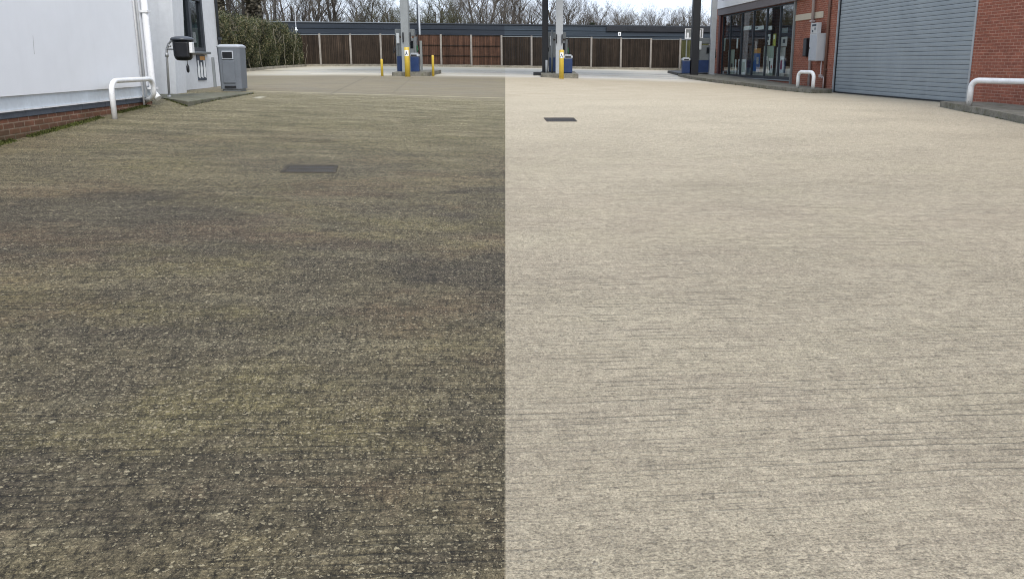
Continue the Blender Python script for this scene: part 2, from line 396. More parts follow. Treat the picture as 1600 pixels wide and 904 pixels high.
def glass_material(name='window glass', ior=2.8, tint=(.95, .98, .97)):
    m = bpy.data.materials.new(name); m.use_nodes = True; t = m.node_tree; t.nodes.clear()
    o = t.nodes.new('ShaderNodeOutputMaterial'); mxs = t.nodes.new('ShaderNodeMixShader')
    fr = t.nodes.new('ShaderNodeFresnel'); fr.inputs['IOR'].default_value = ior
    tr = t.nodes.new('ShaderNodeBsdfTransparent'); tr.inputs[0].default_value = tint+(1,)
    gl = t.nodes.new('ShaderNodeBsdfGlossy'); gl.inputs['Roughness'].default_value = .01; gl.inputs[0].default_value = (.95, .97, 1, 1)
    ge = t.nodes.new('ShaderNodeNewGeometry'); mu = t.nodes.new('ShaderNodeMath'); mu.operation = 'SUBTRACT'; mu.inputs[0].default_value = 1
    t.links.new(ge.outputs['Backfacing'], mu.inputs[1]); mm = t.nodes.new('ShaderNodeMath'); mm.operation = 'MULTIPLY'
    t.links.new(mu.outputs[0], mm.inputs[0]); t.links.new(fr.outputs[0], mm.inputs[1])
    t.links.new(mm.outputs[0], mxs.inputs[0]); t.links.new(tr.outputs[0], mxs.inputs[1]); t.links.new(gl.outputs[0], mxs.inputs[2])
    t.links.new(mxs.outputs[0], o.inputs['Surface']); return m

def leaf_material(name, cols, rough=.6):
    g = G(name, rough, .3)
    ge = g.n('NewGeometry'); r = g.n('ValToRGB'); e = r.color_ramp.elements
    e[0].position = 0; e[0].color = cols[0]+(1,); e[1].position = 1; e[1].color = cols[-1]+(1,)
    for i, c in enumerate(cols[1:-1]):
        q = e.new((i+1)/(len(cols)-1)); q.color = c+(1,)
    g.t.links.new(ge.outputs['Random Per Island'], r.inputs[0]); 
    n1 = g.noise(g.obj(), .9, 3, .6)
    g.color(g.mix(.8, r.outputs[0], g.gray(g.rng(n1, .3, .7, .6, 1.4)), 'MULTIPLY')); return g.m

M = {}
M['yard'] = yard_material()
M['kerb'] = kerb_material()
M['kerb_pale'] = kerb_material((.30, .275, .225), (.16, .15, .08), .4)
M['slab'] = kerb_material((.155, .150, .112), (.07, .08, .03), .75)
M['brick_red'] = brick_material('orange red brick', (.300, .105, .066), (.235, .082, .055), (.37, .21, .155))
M['brick_left'] = brick_material('multi red brick', (.270, .105, .065), (.175, .075, .052), (.38, .27, .20), .75, .58)
M['white_wall'] = simple('white render panel', (.86, .88, .91), .45, .03, .35, streak=.05)
M['white_low'] = simple('grey white trim band', (.60, .655, .70), .5, .09, 2.2, streak=.2)
M['white_grey'] = simple('weathered white render', (.72, .74, .76), .6, .07, 1.2, streak=.18)
M['plinth'] = simple('blue grey engineering brick', (.085, .10, .125), .6, .25, 3.5, bump=.3)
M['white_paint'] = simple('white gloss paint', (.80, .81, .82), .3, .05, 5, streak=.08)
def worn_paint():
    g = G('chipped white paint', .35, .5)
    n1 = g.noise(g.obj(), 7, 6, .7); n2 = g.noise(g.obj(), 42, 4, .75); x = g.xyz()
    cc = g.mix(g.rng(n1, .35, .65), (.70, .71, .71), (.84, .85, .86))
    low = g.rng(x[2], .02, .22, .085, 0)
    chip = g.rng(g.ma('ADD', n2, low), .665, .69)
    cc = g.mix(g.ma('MULTIPLY', chip, .8), cc, (.17, .12, .085))
    cc = g.mix(g.rng(x[2], 0, .10, .55, 0), cc, (.22, .21, .15))
    g.color(cc); return g.m
M['hoop_paint'] = worn_paint()
M['yellow'] = simple('yellow plastic sleeve', (.60, .43, .055), .4, .08, 6, streak=.15)
M['dark_frame'] = simple('dark grey frame', (.035, .042, .052), .45, .15, 6)
M['black'] = simple('black paint', (.008, .009, .012), .5, .2, 8)
M['black_gloss'] = simple('black plastic', (.006, .008, .010), .28, .2, 8, spec=.3)
M['grey_plastic'] = simple('blue grey plastic', (.150, .168, .192), .45, .08, 4, streak=.12)
M['lid_dark'] = simple('dark grey lid', (.07, .08, .095), .35, .06, 4)
M['lid_grey'] = simple('pale grey lid', (.36, .39, .43), .45, .06, 4)
M['grey_light'] = simple('pale grey plastic', (.42, .45, .49), .45, .06, 4)
M['steel'] = simple('galvanised steel', (.55, .56, .57), .42, .12, 14, metal=.5)
M['col_grey'] = simple('grey painted column', (.25, .27, .275), .5, .08, 2, streak=.2)
M['col_grey_light'] = simple('light grey painted column', (.36, .38, .395), .5, .08, 2, streak=.2)
M['post_grey'] = simple('pale grey coated steel', (.46, .48, .50), .45, .08, 2, streak=.15)
M['navy'] = simple('navy plastic', (.012, .035, .115), .4, .15, 5)
M['pump_grey'] = simple('pump grey panel', (.16, .175, .18), .45, .1, 5, streak=.15)
M['pump_white'] = simple('pump white panel', (.62, .65, .66), .4, .08, 5)
M['rubber'] = simple('black rubber hose', (.012, .012, .013), .55, .1, 9)
M['green_nozzle'] = simple('green nozzle plastic', (.01, .10, .035), .4, .1, 9)
M['post_concrete'] = simple('concrete fence post', (.29, .265, .235), .9, .15, 5, streak=.3, bump=.3)
M['grille'] = simple('cast iron grating', (.066, .060, .056), .85, .35, 22, spec=.15)
M['grille_dusty'] = simple('dusty iron grating', (.085, .076, .062), .9, .45, 16, spec=.1)
M['brownpipe'] = simple('brown painted pipe', (.17, .095, .07), .5, .1, 6)
M['beigepipe'] = simple('beige plastic pipe', (.42, .36, .345), .5, .08, 6)
M['cream'] = simple('cream lintel paint', (.52, .46, .36), .6, .06, 3, streak=.15)
M['cabinet_face'] = simple('cabinet grey white', (.50, .51, .51), .5, .05, 3, streak=.1)
M['fascia_white'] = simple('white sign fascia', (.90, .90, .92), .4, .03, 1.5)
M['fascia_brown'] = simple('brown grey metal trim', (.16, .135, .14), .45, .1, 2)
M['red_trim'] = simple('dark red trim', (.075, .022, .024), .5, .12, 3)
M['trim_grey'] = simple('grey green trim', (.20, .215, .21), .5, .1, 3)
M['interior'] = simple('shop interior wall', (.20, .26, .25), .8, .2, 1)
M['interior_floor'] = simple('shop interior floor', (.12, .12, .115), .5, .1, 2)
M['interior_pale'] = simple('pale display backing', (.40, .45, .43), .7, .1, 1.5)
M['dark_interior'] = simple('dark room', (.03, .04, .042), .8, .2, 1)
M['glass'] = glass_material()
M['glass_left'] = glass_material('left window glass', 2.4, (.5, .6, .56))
M['stem'] = simple('dry stem', (.20, .185, .14), .8, .2, 8)
M['far_ground'] = simple('rough grass ground', (.06, .065, .035), .95, .3, .6)

def clad_material():
    g = G('dark blue grey cladding', .42, .5)
    x = g.xyz()
    n1 = g.noise(g.comb(g.ma('MULTIPLY', x[0], .25), x[1], g.ma('MULTIPLY', x[2], 3)), 1, 4, .6)
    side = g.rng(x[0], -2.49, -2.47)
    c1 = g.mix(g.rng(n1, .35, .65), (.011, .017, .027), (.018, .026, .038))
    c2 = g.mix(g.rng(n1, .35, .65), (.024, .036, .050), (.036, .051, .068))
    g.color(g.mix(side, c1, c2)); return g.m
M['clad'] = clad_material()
M['black_clad'] = simple('near black sheet', (.012, .015, .020), .5, .15, 2)
M['clad_cap'] = simple('pale roof edge capping', (.20, .22, .24), .5, .15, 2)

def timber(name, c, dark=.5):
    g = G(name, .85, .25)
    x = g.xyz()
    bd = g.ma('FRACT', g.ma('MULTIPLY', x[0], 9.0))
    gap = g.rng(g.ma('ABSOLUTE', g.ma('SUBTRACT', bd, .5)), .40, .49, 0, 1)
    n = g.noise(g.comb(g.ma('FLOOR', g.ma('MULTIPLY', x[0], 9.0)), 0.5, 0.5), 1.37, 0)
    gr = g.noise(g.comb(g.ma('MULTIPLY', x[0], 34), x[1], g.ma('MULTIPLY', x[2], 1.4)), 1, 4, .65)
    bl = g.noise(g.obj(), 1.4, 4, .65)
    cc = g.mix(g.rng(gr, .3, .7), tuple(v*.6 for v in c), tuple(v*1.55 for v in c))
    cc = g.mix(.9, cc, g.gray(g.rng(n, .25, .75, .6, 1.45)), 'MULTIPLY')
    cc = g.mix(.8, cc, g.gray(g.rng(bl, .35, .65, .7, 1.35)), 'MULTIPLY')
    cc = g.mix(g.ma('MULTIPLY', gap, .8), cc, tuple(v*.2 for v in c))
    fl = g.rng(g.noise(g.obj(), 13, 3, .7), .70, .76, 0, .5)
    cc = g.mix(fl, cc, tuple(min(.4, v*4.5) for v in c))
    g.color(cc); g.bump(g.ma('MULTIPLY', gap, -1.0), .8, .01); return g.m
M['timber_dark'] = timber('dark creosoted boards', (.025, .018, .013))
M['timber_grey'] = timber('dark weathered boards', (.034, .024, .017))
M['timber_brown'] = timber('brown feather edge boards', (.075, .039, .025))
M['timber_moss'] = timber('mossy boards', (.050, .052, .020))
M['bark'] = simple('winter bark', (.060, .052, .042), .9, .3, 3, bump=.3)
M['bark_pale'] = simple('pale winter bark', (.125, .112, .092), .9, .25, 3)
M['twig'] = leaf_material('winter twigs', [(.065, .056, .047), (.13, .114, .095), (.21, .185, .16)], .9)
M['twig_olive'] = leaf_material('olive twigs', [(.05, .052, .028), (.10, .10, .05), (.15, .145, .085)], .9)
M['ivy'] = leaf_material('ivy leaves', [(.012, .024, .010), (.03, .05, .018), (.055, .075, .03)])
M['dry_ivy'] = leaf_material('withered ivy and bark', [(.040, .036, .026), (.075, .066, .048), (.12, .105, .075)])
M['shrub'] = leaf_material('olive shrub leaves', [(.028, .035, .016), (.055, .062, .026), (.09, .09, .04)])
M['hedge'] = leaf_material('hedge leaves', [(.016, .024, .011), (.036, .048, .018), (.065, .078, .030), (.13, .125, .06), (.24, .205, .12)])
M['moss'] = leaf_material('moss tufts', [(.03, .04, .008), (.06, .07, .015), (.10, .105, .03)], .95)

# ================================================================== SETTING
# one big sheet to the horizon
def sheet(name, xs, ys, off, mat):
    me = bpy.data.meshes.new(name)
    vs = [(x, y, gz(x, y)+off) for y in ys for x in xs]; nx = len(xs)
    fs = [(j*nx+i, j*nx+i+1, (j+1)*nx+i+1, (j+1)*nx+i) for j in range(len(ys)-1) for i in range(nx-1)]
    me.from_pydata(vs, [], fs); me.materials.append(mat)
    for p in me.polygons: p.use_smooth = True
    o = bpy.data.objects.new(name, me); col.objects.link(o); return tag(o, kind='structure')
def span(a, b, n): return [a+(b-a)*i/n for i in range(n+1)]
sheet('ground', [-900, -400, -150, -60]+span(-30, 30, 30)+[60, 150, 400, 900], [-300, -80]+span(-30, 60, 60)+[90, 160, 300, 600, 1200], -.06, M['far_ground'])
sheet('concrete_yard', span(-22, 22, 88), span(-14, 47.5, 123), 0, M['yard'])

# ================================================================== WHITE BUILDING (left)
bl = empty('white_building', (-5.76, 0, 0), TL,
    label='long white building on a brick plinth at the left edge of the yard', cat='building')
K = 1.0048
s1 = 13.62*K
m = MB(); m.box(-6, 0, -9, s1, 0, .80); m.build('brick_plinth', M['brick_left'], bl)
m = MB()
y = -9.0
while y < s1-.01:                       # blue engineering brick course laid piece by piece
    e = min(y+.72, s1+.012); m.box(-6, .014, y+.003, e-.003, .803, .885, .006, 1); y = e
m.build('plinth_course', M['plinth'], bl)
m = MB(); m.box(-6, .035, -9, s1+.03, .888, .906); m.build('drip_edge', M['white_paint'], bl)
m = MB(); m.box(-6, .012, -9, s1+.01, .908, 1.08); m.build('lower_band', M['white_low'], bl)
m = MB(); m.box(-6, .034, -9, s1+.032, 1.082, 6.0); m.build('wall', M['white_wall'], bl)
m = MB(); m.quad((.0355, 10.04, 1.60), (.0355, 10.052, 1.60), (.0355, 10.075, 1.84), (.0355, 10.066, 1.84)); m.build('wall_scratch', M['cabinet_face'], bl)
m = MB(); m.box(-6.2, .18, -9.1, s1+.2, 6.0, 6.25); m.build('roof', M['dark_frame'], bl)
# set back rear bay: pier, window wall
se = 21.0*K; sp_ = 16.85*K
FL = .80
m = MB()
pv = [[m.bm.verts.new(p) for p in ((-2.4, sp_, z), (xr, sp_, z), (xr, sp_+.62, z), (-2.4, sp_+.62, z))] for z, xr in ((FL-.3, -.78), (3.0, -.66), (6.0, -.60))]
for a_, b_ in zip(pv, pv[1:]):
    for k in range(4): m.bm.faces.new((a_[k], a_[(k+1) % 4], b_[(k+1) % 4], b_[k]))
m.bm.faces.new(pv[0][::-1]); m.bm.faces.new(pv[-1])
m.box(-6, -2.0, s1+.1, sp_+.1, FL-.3, 6.0)
m.build('pier', M['white_grey'], bl)
wz0, wz1 = 1.76, 3.95; ws0, ws1 = 17.55, 20.02
m = MB()
m.box(-1.4, -1.10, sp_+.62, se, FL+.03, wz0)
m.box(-1.4, -1.10, ws1, se, wz0, 6.0)
m.box(-1.4, -1.10, sp_+.62, ws0, wz0, 6.0)
m.box(-1.4, -1.10, ws0, ws1, wz1, 6.0)
m.box(-6, -1.4, se-.25, se, FL, 6.0)
m.build('rear_wall', M['white_grey'], bl)
m = MB(); m.box(-1.45, -1.085, sp_+.6, se+.01, FL-.3, FL+.03); m.build('rear_plinth', M['kerb_pale'], bl)
m = MB(); m.box(-1.10, -1.04, 20.46, 20.53, FL+.03, 1.62); m.build('corner_strip', M['col_grey'], bl)
wf = MB()
wf.box(-1.20, -1.07, ws0, ws1, wz0+.0, wz0+.10); wf.box(-1.20, -1.07, ws0, ws1, wz1-.07, wz1)
for a, b in ((ws0, ws0+.06), (19.02, 19.15), (ws1-.11, ws1)): wf.box(-1.20, -1.068, a, b, wz0+.1, wz1-.07)
wf.box(-1.19, -1.075, 19.15, ws1-.11, 3.02, 3.09)
wfo = wf.build('window', M['dark_frame'], bl)
m = MB(); m.box(-1.14, -1.13, ws0+.06, 19.02, wz0+.1, wz1-.07); m.box(-1.14, -1.13, 19.15, ws1-.11, wz0+.1, wz1-.07); m.build('pane', M['glass_left'], wfo)
m = MB(); m.box(-1.25, -.99, ws0-.03, ws1+.14, wz0-.06, wz0-.002, .01, 1); m.build('sill', M['pump_grey'], wfo)
m = MB(); m.box(-1.30, -1.29, ws0, ws1, wz0, wz1); m.build('blind', M['interior'], wfo)
m = MB(); m.tube([(-1.06, se+.02, FL+.9), (-1.06, se+.02, 6.0)], .036, 10)
m.box(-1.11, -1.0, se-.03, se+.07, 2.1, 2.16); m.build('rear_downpipe', M['dark_frame'], bl)
def pipe_on(name, mat, pts, r, clips=()):
    m = MB(); m.tube(pts, r, 14)
    for z in clips: m.box(pts[0][0]-r*1.25, pts[0][0]+r*1.25, pts[0][1]-r*1.25, pts[0][1]+r*1.25, z, z+.04)
    return m.build(name, mat, bl)
pipe_on('downpipe', M['white_paint'], [(.10, 13.52, 6.0), (.10, 13.52, 1.02), (.11, 13.52, .96), (.16, 13.50, .90), (.20, 13.48, .86)], .055, (2.35, 1.02))
pipe_on('conduit', M['white_paint'], [(.055, 13.20, 6.0), (.055, 13.20, .76)], .018)
pipe_on('conduit', M['white_grey'], [(.055, 13.31, 6.0), (.055, 13.31, .84)], .022)

# stepped slab beside it
pts = [atz(243, 151, FL), atz(293, 158.5, FL), atz(396, 144.3, FL)]
d0 = Vector((-math.sin(TL), math.cos(TL), 0)); nrm = Vector((math.cos(TL), math.sin(TL), 0))
step_a, step_b = pts[0], pts[1]; far_r = pts[2]; far_l = far_r - nrm*2.6; near_l = pts[0]-nrm*1.2
m = MB(); m.prism([(p.x, p.y) for p in (pts[0], pts[1], far_r, far_l, near_l)], lambda x, y: gz(x, y)-.2, FL, .012)
tag(m.build('concrete_step', M['slab']), kind='structure')

# poster under the window
def rot(v, t): return Vector((v[0]*math.cos(t)-v[1]*math.sin(t), v[0]*math.sin(t)+v[1]*math.cos(t), v[2]))
L0 = Vector((-5.76, 0, 0)); R0 = Vector((12.42, 0, 0))
def LW(x, s, z): return L0+rot((x, s, z), TL)
def RW(x, s, z): return R0+rot((x, s, z), TR)
M['print_dark'] = simple('printed dark blue', (.03, .045, .07), .5, .2, 12)
M['print_orange'] = simple('printed orange', (.55, .25, .04), .5, .1, 12)
M['print_white'] = simple('printed white', (.86, .88, .88), .5, .1, 12)
M['print_blue'] = simple('printed blue', (.02, .11, .36), .5, .25, 14)
M['print_yellow'] = simple('printed yellow green', (.48, .48, .06), .5, .2, 14)
M['print_pale'] = simple('printed pale green grey', (.42, .50, .44), .6, .12, 3)
M['print_red'] = simple('printed red', (.35, .03, .05), .5, .2, 10)
ps0, ps1, pz0, pz1 = 19.34, 19.93, 1.04, 1.68
po = empty('poster', LW(-1.10, (ps0+ps1)/2, pz0), TL, label='narrow poster with orange top and white bottle shapes under the white building window', cat='poster')
hw = (ps1-ps0)/2; hh = pz1-pz0
m = MB(); m.box(.0, .02, -hw, hw, 0, hh); m.build('board', M['print_dark'], po)
m = MB(); m.box(.021, .023, -.10, hw-.04, hh-.13, hh-.03); m.build('header', M['print_orange'], po)
m = MB(); rnd = random.Random(4)
for i, yy in enumerate((-.24, -.03, .19)):
    m.prism([(yy-.07, .08), (yy+.07, .05), (yy+.08, .3), (yy+.05, .40), (yy+.04, .50-.05*(i % 2)), (yy-.04, .50-.05*(i % 2)), (yy-.05, .38), (yy-.08, .30)], 0, .002)
bmesh.ops.transform(m.bm, matrix=Matrix(((0, 0, 1, .021), (1, 0, 0, 0), (0, 1, 0, 0), (0, 0, 0, 1))), verts=m.bm.verts[:])
m.build('printed_shape', M['print_white'], po)

# white hoop guard at the left
def hoop_points(a, b, top, r, n=6, drop_b=None):
    """a, b: foot points; top z"""
    a, b = Vector(a), Vector(b); u = Vector((b.x-a.x, b.y-a.y, 0)).normalized(); z = Vector((0, 0, 1))
    p = [a]
    p += arc(Vector((a.x, a.y, top-r))+u*r, r, math.pi, math.pi/2, u, z, n)
    p += arc(Vector((b.x, b.y, top-r))-u*r, r, math.pi/2, 0, u, z, n)
    return p
a = hit(179.5, 186); a.z -= .05; b = LW(.30, 13.05, 0)
hp = hoop_points(a, (b.x, b.y, .9), 1.215, .17)
o = hp[-1]; q = LW(.036, 13.30, o.z-.22)
hp += [o+Vector((0, 0, -.08)), o*.5+q*.5+Vector((.03, 0, -.06)), q]
h = empty('hoop_barrier', (a.x, a.y, a.z), 0, label='long white hoop barrier on mossy ground beside the white building downpipe', cat='barrier', group='white tubular hoop barriers')
m = MB(); m.tube([p-a for p in hp], .040, 16); m.build('rail', M['hoop_paint'], h)

# black drum unit on a bent pole
f0 = atz(264.5, 151, FL); D0 = f0.y
e_ = empty('drum_unit_stand', f0, TL, label='black drum unit with grey lid on a bent steel pole beside the pier', cat='service unit')
def loc_at(px, py, D): return rot(atD(px, py, D)-f0, -TL)
pt = [Vector((0, 0, 0)), loc_at(260.5, 86, D0), loc_at(260.5, 78, D0), loc_at(263, 69, D0), loc_at(268, 63.5, D0-.05), loc_at(276, 61, D0-.1)]
m = MB(); m.tube(pt, .023, 12); m.tube([loc_at(261, 77, D0), loc_at(274, 77.5, D0-.1)], .016, 8)
m.lathe([(.038, -.02), (.038, .02)], 0, 0, 12)
m.tube([loc_at(260.6, 89, D0), loc_at(260.6, 83, D0)], .036, 12)
m.tube([loc_at(262.5, 70.5, D0-.04), loc_at(267, 73, D0-.04)], .020, 8)
m.build('pole', M['steel'], e_)
c = loc_at(287.5, 78, D0-.1); px2m = (D0)/1155*.985
c0 = loc_at(287.5, 95, D0-.1); c1 = loc_at(286.5, 56.5, D0-.1); Hh = c1.z-c0.z
m = MB()
m.lathe([(.06, 0), (.13, .012), (.165, .05), (.178, .12), (.185, Hh-.10), (.19, Hh-.09)], 0, 0, 28)
dr = m.build('drum', M['black_gloss'], e_, loc=(c0.x, c0.y, c0.z))
m = MB(); m.box(-.09, .17, -.205, -.12, .06, Hh-.12, .02, 2); m.build('front_panel', M['black'], dr)
m = MB()
m.lathe([(.19, Hh-.088), (.215, Hh-.085), (.218, Hh-.055), (.19, Hh-.03), (.10, Hh-.005), (.03, Hh)], 0, 0, 28); m.build('lid', M['lid_dark'], dr)
m = MB(); m.box(.175, .235, -.16, -.02, .15, .36, .012, 2); m.build('side_box', M['white_paint'], dr)
m = MB(); m.tube([(.08, -.05, 0), (.08, -.05, -.07)], .006, 6)
m.lathe([(.008, -.24), (.028, -.215), (.030, -.12), (.012, -.075), (.006, -.06)], .08, -.05, 12); m.build('pull_cord', M['black'], dr)

# grey litter bin
bp = atz(361, 143, FL); bp.y += .22
lb = empty('litter_bin', bp, TL-.06, label='tall blue grey litter bin standing on the concrete step', cat='litter bin')
m = MB()
def frus(m, w0, d0_, z0, w1, d1, z1, ch=.05):
    def ring(w_, d_, z):
        return [m.bm.verts.new(p) for p in ((-w_+ch, -d_, z), (w_-ch, -d_, z), (w_, -d_+ch, z), (w_, d_-ch, z), (w_-ch, d_, z), (-w_+ch, d_, z), (-w_, d_-ch, z), (-w_, -d_+ch, z))]
    a, b = ring(w0, d0_, z0), ring(w1, d1, z1)
    for k in range(8): m.bm.faces.new((a[k], a[(k+1) % 8], b[(k+1) % 8], b[k]))
    m.bm.faces.new(a[::-1]); m.bm.faces.new(b)
frus(m, .252, .235, .06, .268, .250, 1.04); m.build('body', M['grey_plastic'], lb)
m = MB(); frus(m, .276, .258, 1.04, .276, .258, 1.075); frus(m, .276, .258, 1.075, .22, .20, 1.115); m.build('lid', M['grey_light'], lb)
m = MB(); frus(m, .215, .205, -.005, .215, .205, .075, .03); m.build('base', M['pump_grey'], lb)
m = MB(); m.box(-.145, .125, -.272, -.245, .76, .96, .008, 1); m.build('aperture_frame', M['grey_light'], lb)
m = MB(); m.box(-.125, .105, -.277, -.268, .785, .935); m.build('aperture', M['black'], lb)
m = MB(); m.box(-.155, .135, -.264, -.23, .20, .735, .01, 1); m.build('door', M['grey_plastic'], lb)
m = MB(); m.box(-.135, .13, -.262, -.225, .09, .135); m.build('foot_slot', M['black'], lb)

# ================================================================== BRICK SHOP BUILDING (right)
KR = 1.003
shop = empty('brick_shop_building', R0, TR, label='red brick shop building with large glazed front and grey roller shutter', cat='building')
sa, sb = 19.15*KR, 26.65*KR           # shutter
wa, wb = 30.35*KR, 39.35*KR           # window
WZ0, WZ1 = .83, 3.82
m = MB()
m.box(0, 9, -6, sa, -.3, 6.5)
m.box(0, .32, sb, wa, -.3, 6.5)
m.box(.4, 9, sa, sb, 5.4, 6.5); m.box(0, .4, sa, sb, 5.4, 6.5)
m.box(0, .32, wa, wb, .2, WZ0-.06)
m.box(0, .32, wa, wb, WZ1+.02, 6.5)
m.box(0, .32, wb, wb+2.0, .2, 6.5)
m.box(.32, 9, wb+1.7, wb+2.0, .2, 6.5)
m.build('brick_wall', M['brick_red'], shop)
m = MB(); m.box(-.2, 9.2, -6.1, wb+2.1, 6.5, 6.7); m.build('roof', M['dark_frame'], shop)
# interior of the shop
m = MB(); m.box(.32, 8.5, sb+.1, sb+.3, .3, 5.0); m.box(6.0, 6.2, sb+.3, wb+1.7, .3, 5.0); m.box(.32, 6.0, sb+.3, wb+1.7, 4.3, 4.4); m.build('interior_wall', M['interior'], shop)
m = MB(); m.box(.32, 6.0, sb+.3, wb+1.7, .70, .80); m.build('interior_floor', M['interior_floor'], shop)
m = MB(); m.box(.34, .60, wa+.1, wb-.1, .80, 1.22); m.build('display_ledge', M['interior_pale'], shop)
# roller shutter
m = MB(); pitch = .12; z = .475; prof = []
while z < 5.6:
    prof += [(.060, z), (.055, z+.004), (.052, z+.045), (.052, z+.070), (.055, z+.110), (.060, z+.113), (.066, z+.1165)]; z += pitch
vs = [[m.bm.verts.new((x, yy, zz)) for x, zz in prof] for yy in (sa+.07, sb-.10)]
for i in range(len(prof)-1): m.bm.faces.new((vs[0][i], vs[1][i], vs[1][i+1], vs[0][i+1]))
def shutter_mat():
    g = G('grey roller shutter', .38, .5); x = g.xyz()
    n1 = g.noise(g.comb(x[0], g.ma('MULTIPLY', x[1], 1.2), g.ma('MULTIPLY', x[2], .5)), 1, 4, .6)
    cc = g.mix(g.rng(n1, .35, .65), (.235, .272, .298), (.270, .308, .332))
    fr = g.ma('FRACT', g.ma('DIVIDE', g.ma('SUBTRACT', x[2], .475), .12))
    cc = g.mix(g.rng(fr, .89, .94, 0, .75), cc, (.03, .045, .07))
    st = g.noise(g.comb(0.0, g.ma('MULTIPLY', x[1], 2.2), g.ma('MULTIPLY', x[2], .12)), 1, 3, .5)
    cc = g.mix(g.rng(st, .58, .75, 0, .25), cc, (.36, .40, .43))  # soft pale vertical streaks: reflected light painted into the slat colour
    g.color(cc); return g.m
sh = m.build('roller_shutter', shutter_mat(), shop)
m = MB(); m.box(.03, .10, sa+.07, sb-.1, .437, .475); m.build('bottom_rail', M['black'], sh)
m = MB(); m.box(-.03, .5, sa-.0, sb+.0, .1, .436); m.build('threshold', M['kerb_pale'], shop)
m = MB(); m.box(-.012, .10, sa, sa+.07, .40, 5.4); m.build('guide_rail', M['col_grey_light'], sh)
m = MB(); m.box(-.012, .10, sb-.045, sb, .40, 5.4); m.build('guide_rail', M['col_grey_light'], sh)
m = MB(); m.box(.03, .12, sb-.10, sb-.047, .40, 5.4); m.build('guide_channel', M['black'], sh)
# shop window: frame, mullions, panes
def s_of(px, x=0):
    u = (px-CX)/F; return ((12.42+x-.05*u)/(.98*u+.0772))*KR
muls = [s_of(p) for p in (1137.3, 1154.7, 1172.6, 1192.8, 1213.6)]
m = MB()
m.box(.02, .10, wa, wb, WZ0-.055, WZ0+.07); m.box(.02, .10, wa, wb, WZ1-.05, WZ1+.01)
for s in muls: m.box(.012, .10, s-.035, s+.035, WZ0+.07, WZ1-.05)
m.box(.02, .10, wa, wa+.07, WZ0+.07, WZ1-.05); m.box(.02, .10, wb-.07, wb, WZ0+.07, WZ1-.05)
wfr = m.build('window_frame', M['dark_frame'], shop)
edges = [wb-.07]+muls+[wa+.07]
for a, b in zip(edges, edges[1:]):
    m = MB(); m.box(.055, .063, b+.035, a-.035, WZ0+.07, WZ1-.05); m.build('window_pane', M['glass'], wfr)
m = MB(); m.box(-.05, .05, wa, wb+.05, WZ0-.10, WZ0-.058, .008, 1); m.build('window_sill', M['col_grey'], shop)
# trims, fascia, columns
m = MB(); m.box(-.07, -.002, wa-.17, wa-.05, .62, WZ1+.02); m.build('end_trim', M['trim_grey'], shop)
m = MB(); m.box(-.10, -.003, wb+.05, wb+.32, .70, WZ1+.02); m.build('corner_column', M['red_trim'], shop)
m = MB(); m.box(-.16, -.002, wa-1.0, wb+.4, WZ1+.03, 4.17); m.build('soffit_trim', M['fascia_brown'], shop)
fa = s_of(1205)
m = MB(); m.box(-.24, -.002, wa-1.0, wb+.4, 4.175, 5.5); fo = m.build('sign_fascia', M['fascia_white'], shop)
m = MB(); m.box(-.243, -.24, wb-2.6, wb-.35, 4.52, 4.535); m.build('fascia_line', M['col_grey'], fo)
for k in range(4): m = MB(); m.box(-.243, -.2405, wb-2.0+.16*k, wb-1.9+.16*k, 4.70, 4.74); m.build('letter', M['print_dark'], fo)
m = MB(); m.box(-.03, -.002, 27.75*KR, wa-.18, 3.08, 3.31, .004, 1); m.build('cream_band', M['cream'], shop)
s = s_of(1291.5)
m = MB(); m.tube([(-.06, s, 6.4), (-.06, s, .52)], .048, 12)
for z in (1.2, 2.6, 3.4): m.box(-.09, -.002, s-.07, s+.07, z, z+.05)
m.build('brown_downpipe', M['brownpipe'], shop)
s = s_of(1268)
m = MB(); m.tube([(-.10, s, 6.4), (-.10, s, 3.0)], .055, 12); m.tube([(-.10, s, 3.0), (-.08, s-.02, .62)], .050, 12)
m.box(-.17, -.03, s-.09, s+.09, 2.96, 3.02); m.build('beige_pipe', M['beigepipe'], shop)
# metal column in front of the far corner of the shop
q = atD(1111.0, 122.5, 38.3); q.z = gz(q.x, q.y)+.10
m = MB(); m.box(-.13, .13, -.10, .10, -.15, 5.2, .01, 1); m.box(-.145, .145, -.115, .115, 2.75, 2.86); m.box(-.16, .16, -.13, .13, -.15, .03)
tag(m.build('square_post', M['post_grey'], None, (q.x, q.y, q.z), TR), 'pale grey square post at the far corner of the shop window', 'post')

# meter cabinet etc.
sc = 27.35*KR
cb = empty('meter_cabinet', RW(0, sc, 1.54), TR, label='pale grey meter cabinet fixed to the brick wall above the small hoop barrier', cat='cabinet')
m = MB(); m.box(-.36, -.004, 0, .62, 0, .97, .006, 1); m.build('case', M['cabinet_face'], cb)
m = MB(); m.box(-.375, -.361, .02, .60, .02, .93, .004, 1); m.build('door', M['grey_light'], cb)
m = MB(); m.box(-.383, -.375, .52, .55, .42, .50); m.build('lock', M['black'], cb)
nb = empty('notice_box', RW(0, sc+.02, 2.52), TR, label='small white notice box with blue marks just above the grey meter cabinet', cat='notice')
m = MB(); m.box(-.34, -.18, .10, .60, 0, .37, .004, 1); m.build('case', M['cabinet_face'], nb)
for q_ in ((.18, .52, .25, .32), (.22, .30, .12, .2), (.40, .50, .04, .12)): m = MB(); m.box(-.345, -.341, *q_); m.build('printed_mark', M['print_dark'], nb)
bx_ = empty('wall_box', RW(0, 28.75*KR, 1.70), TR, label='narrow black box on the brick wall left of the grey cabinet', cat='wall box')
m = MB(); m.box(-.13, -.004, 0, .30, 0, .68, .008, 1); m.build('case', M['black'], bx_)
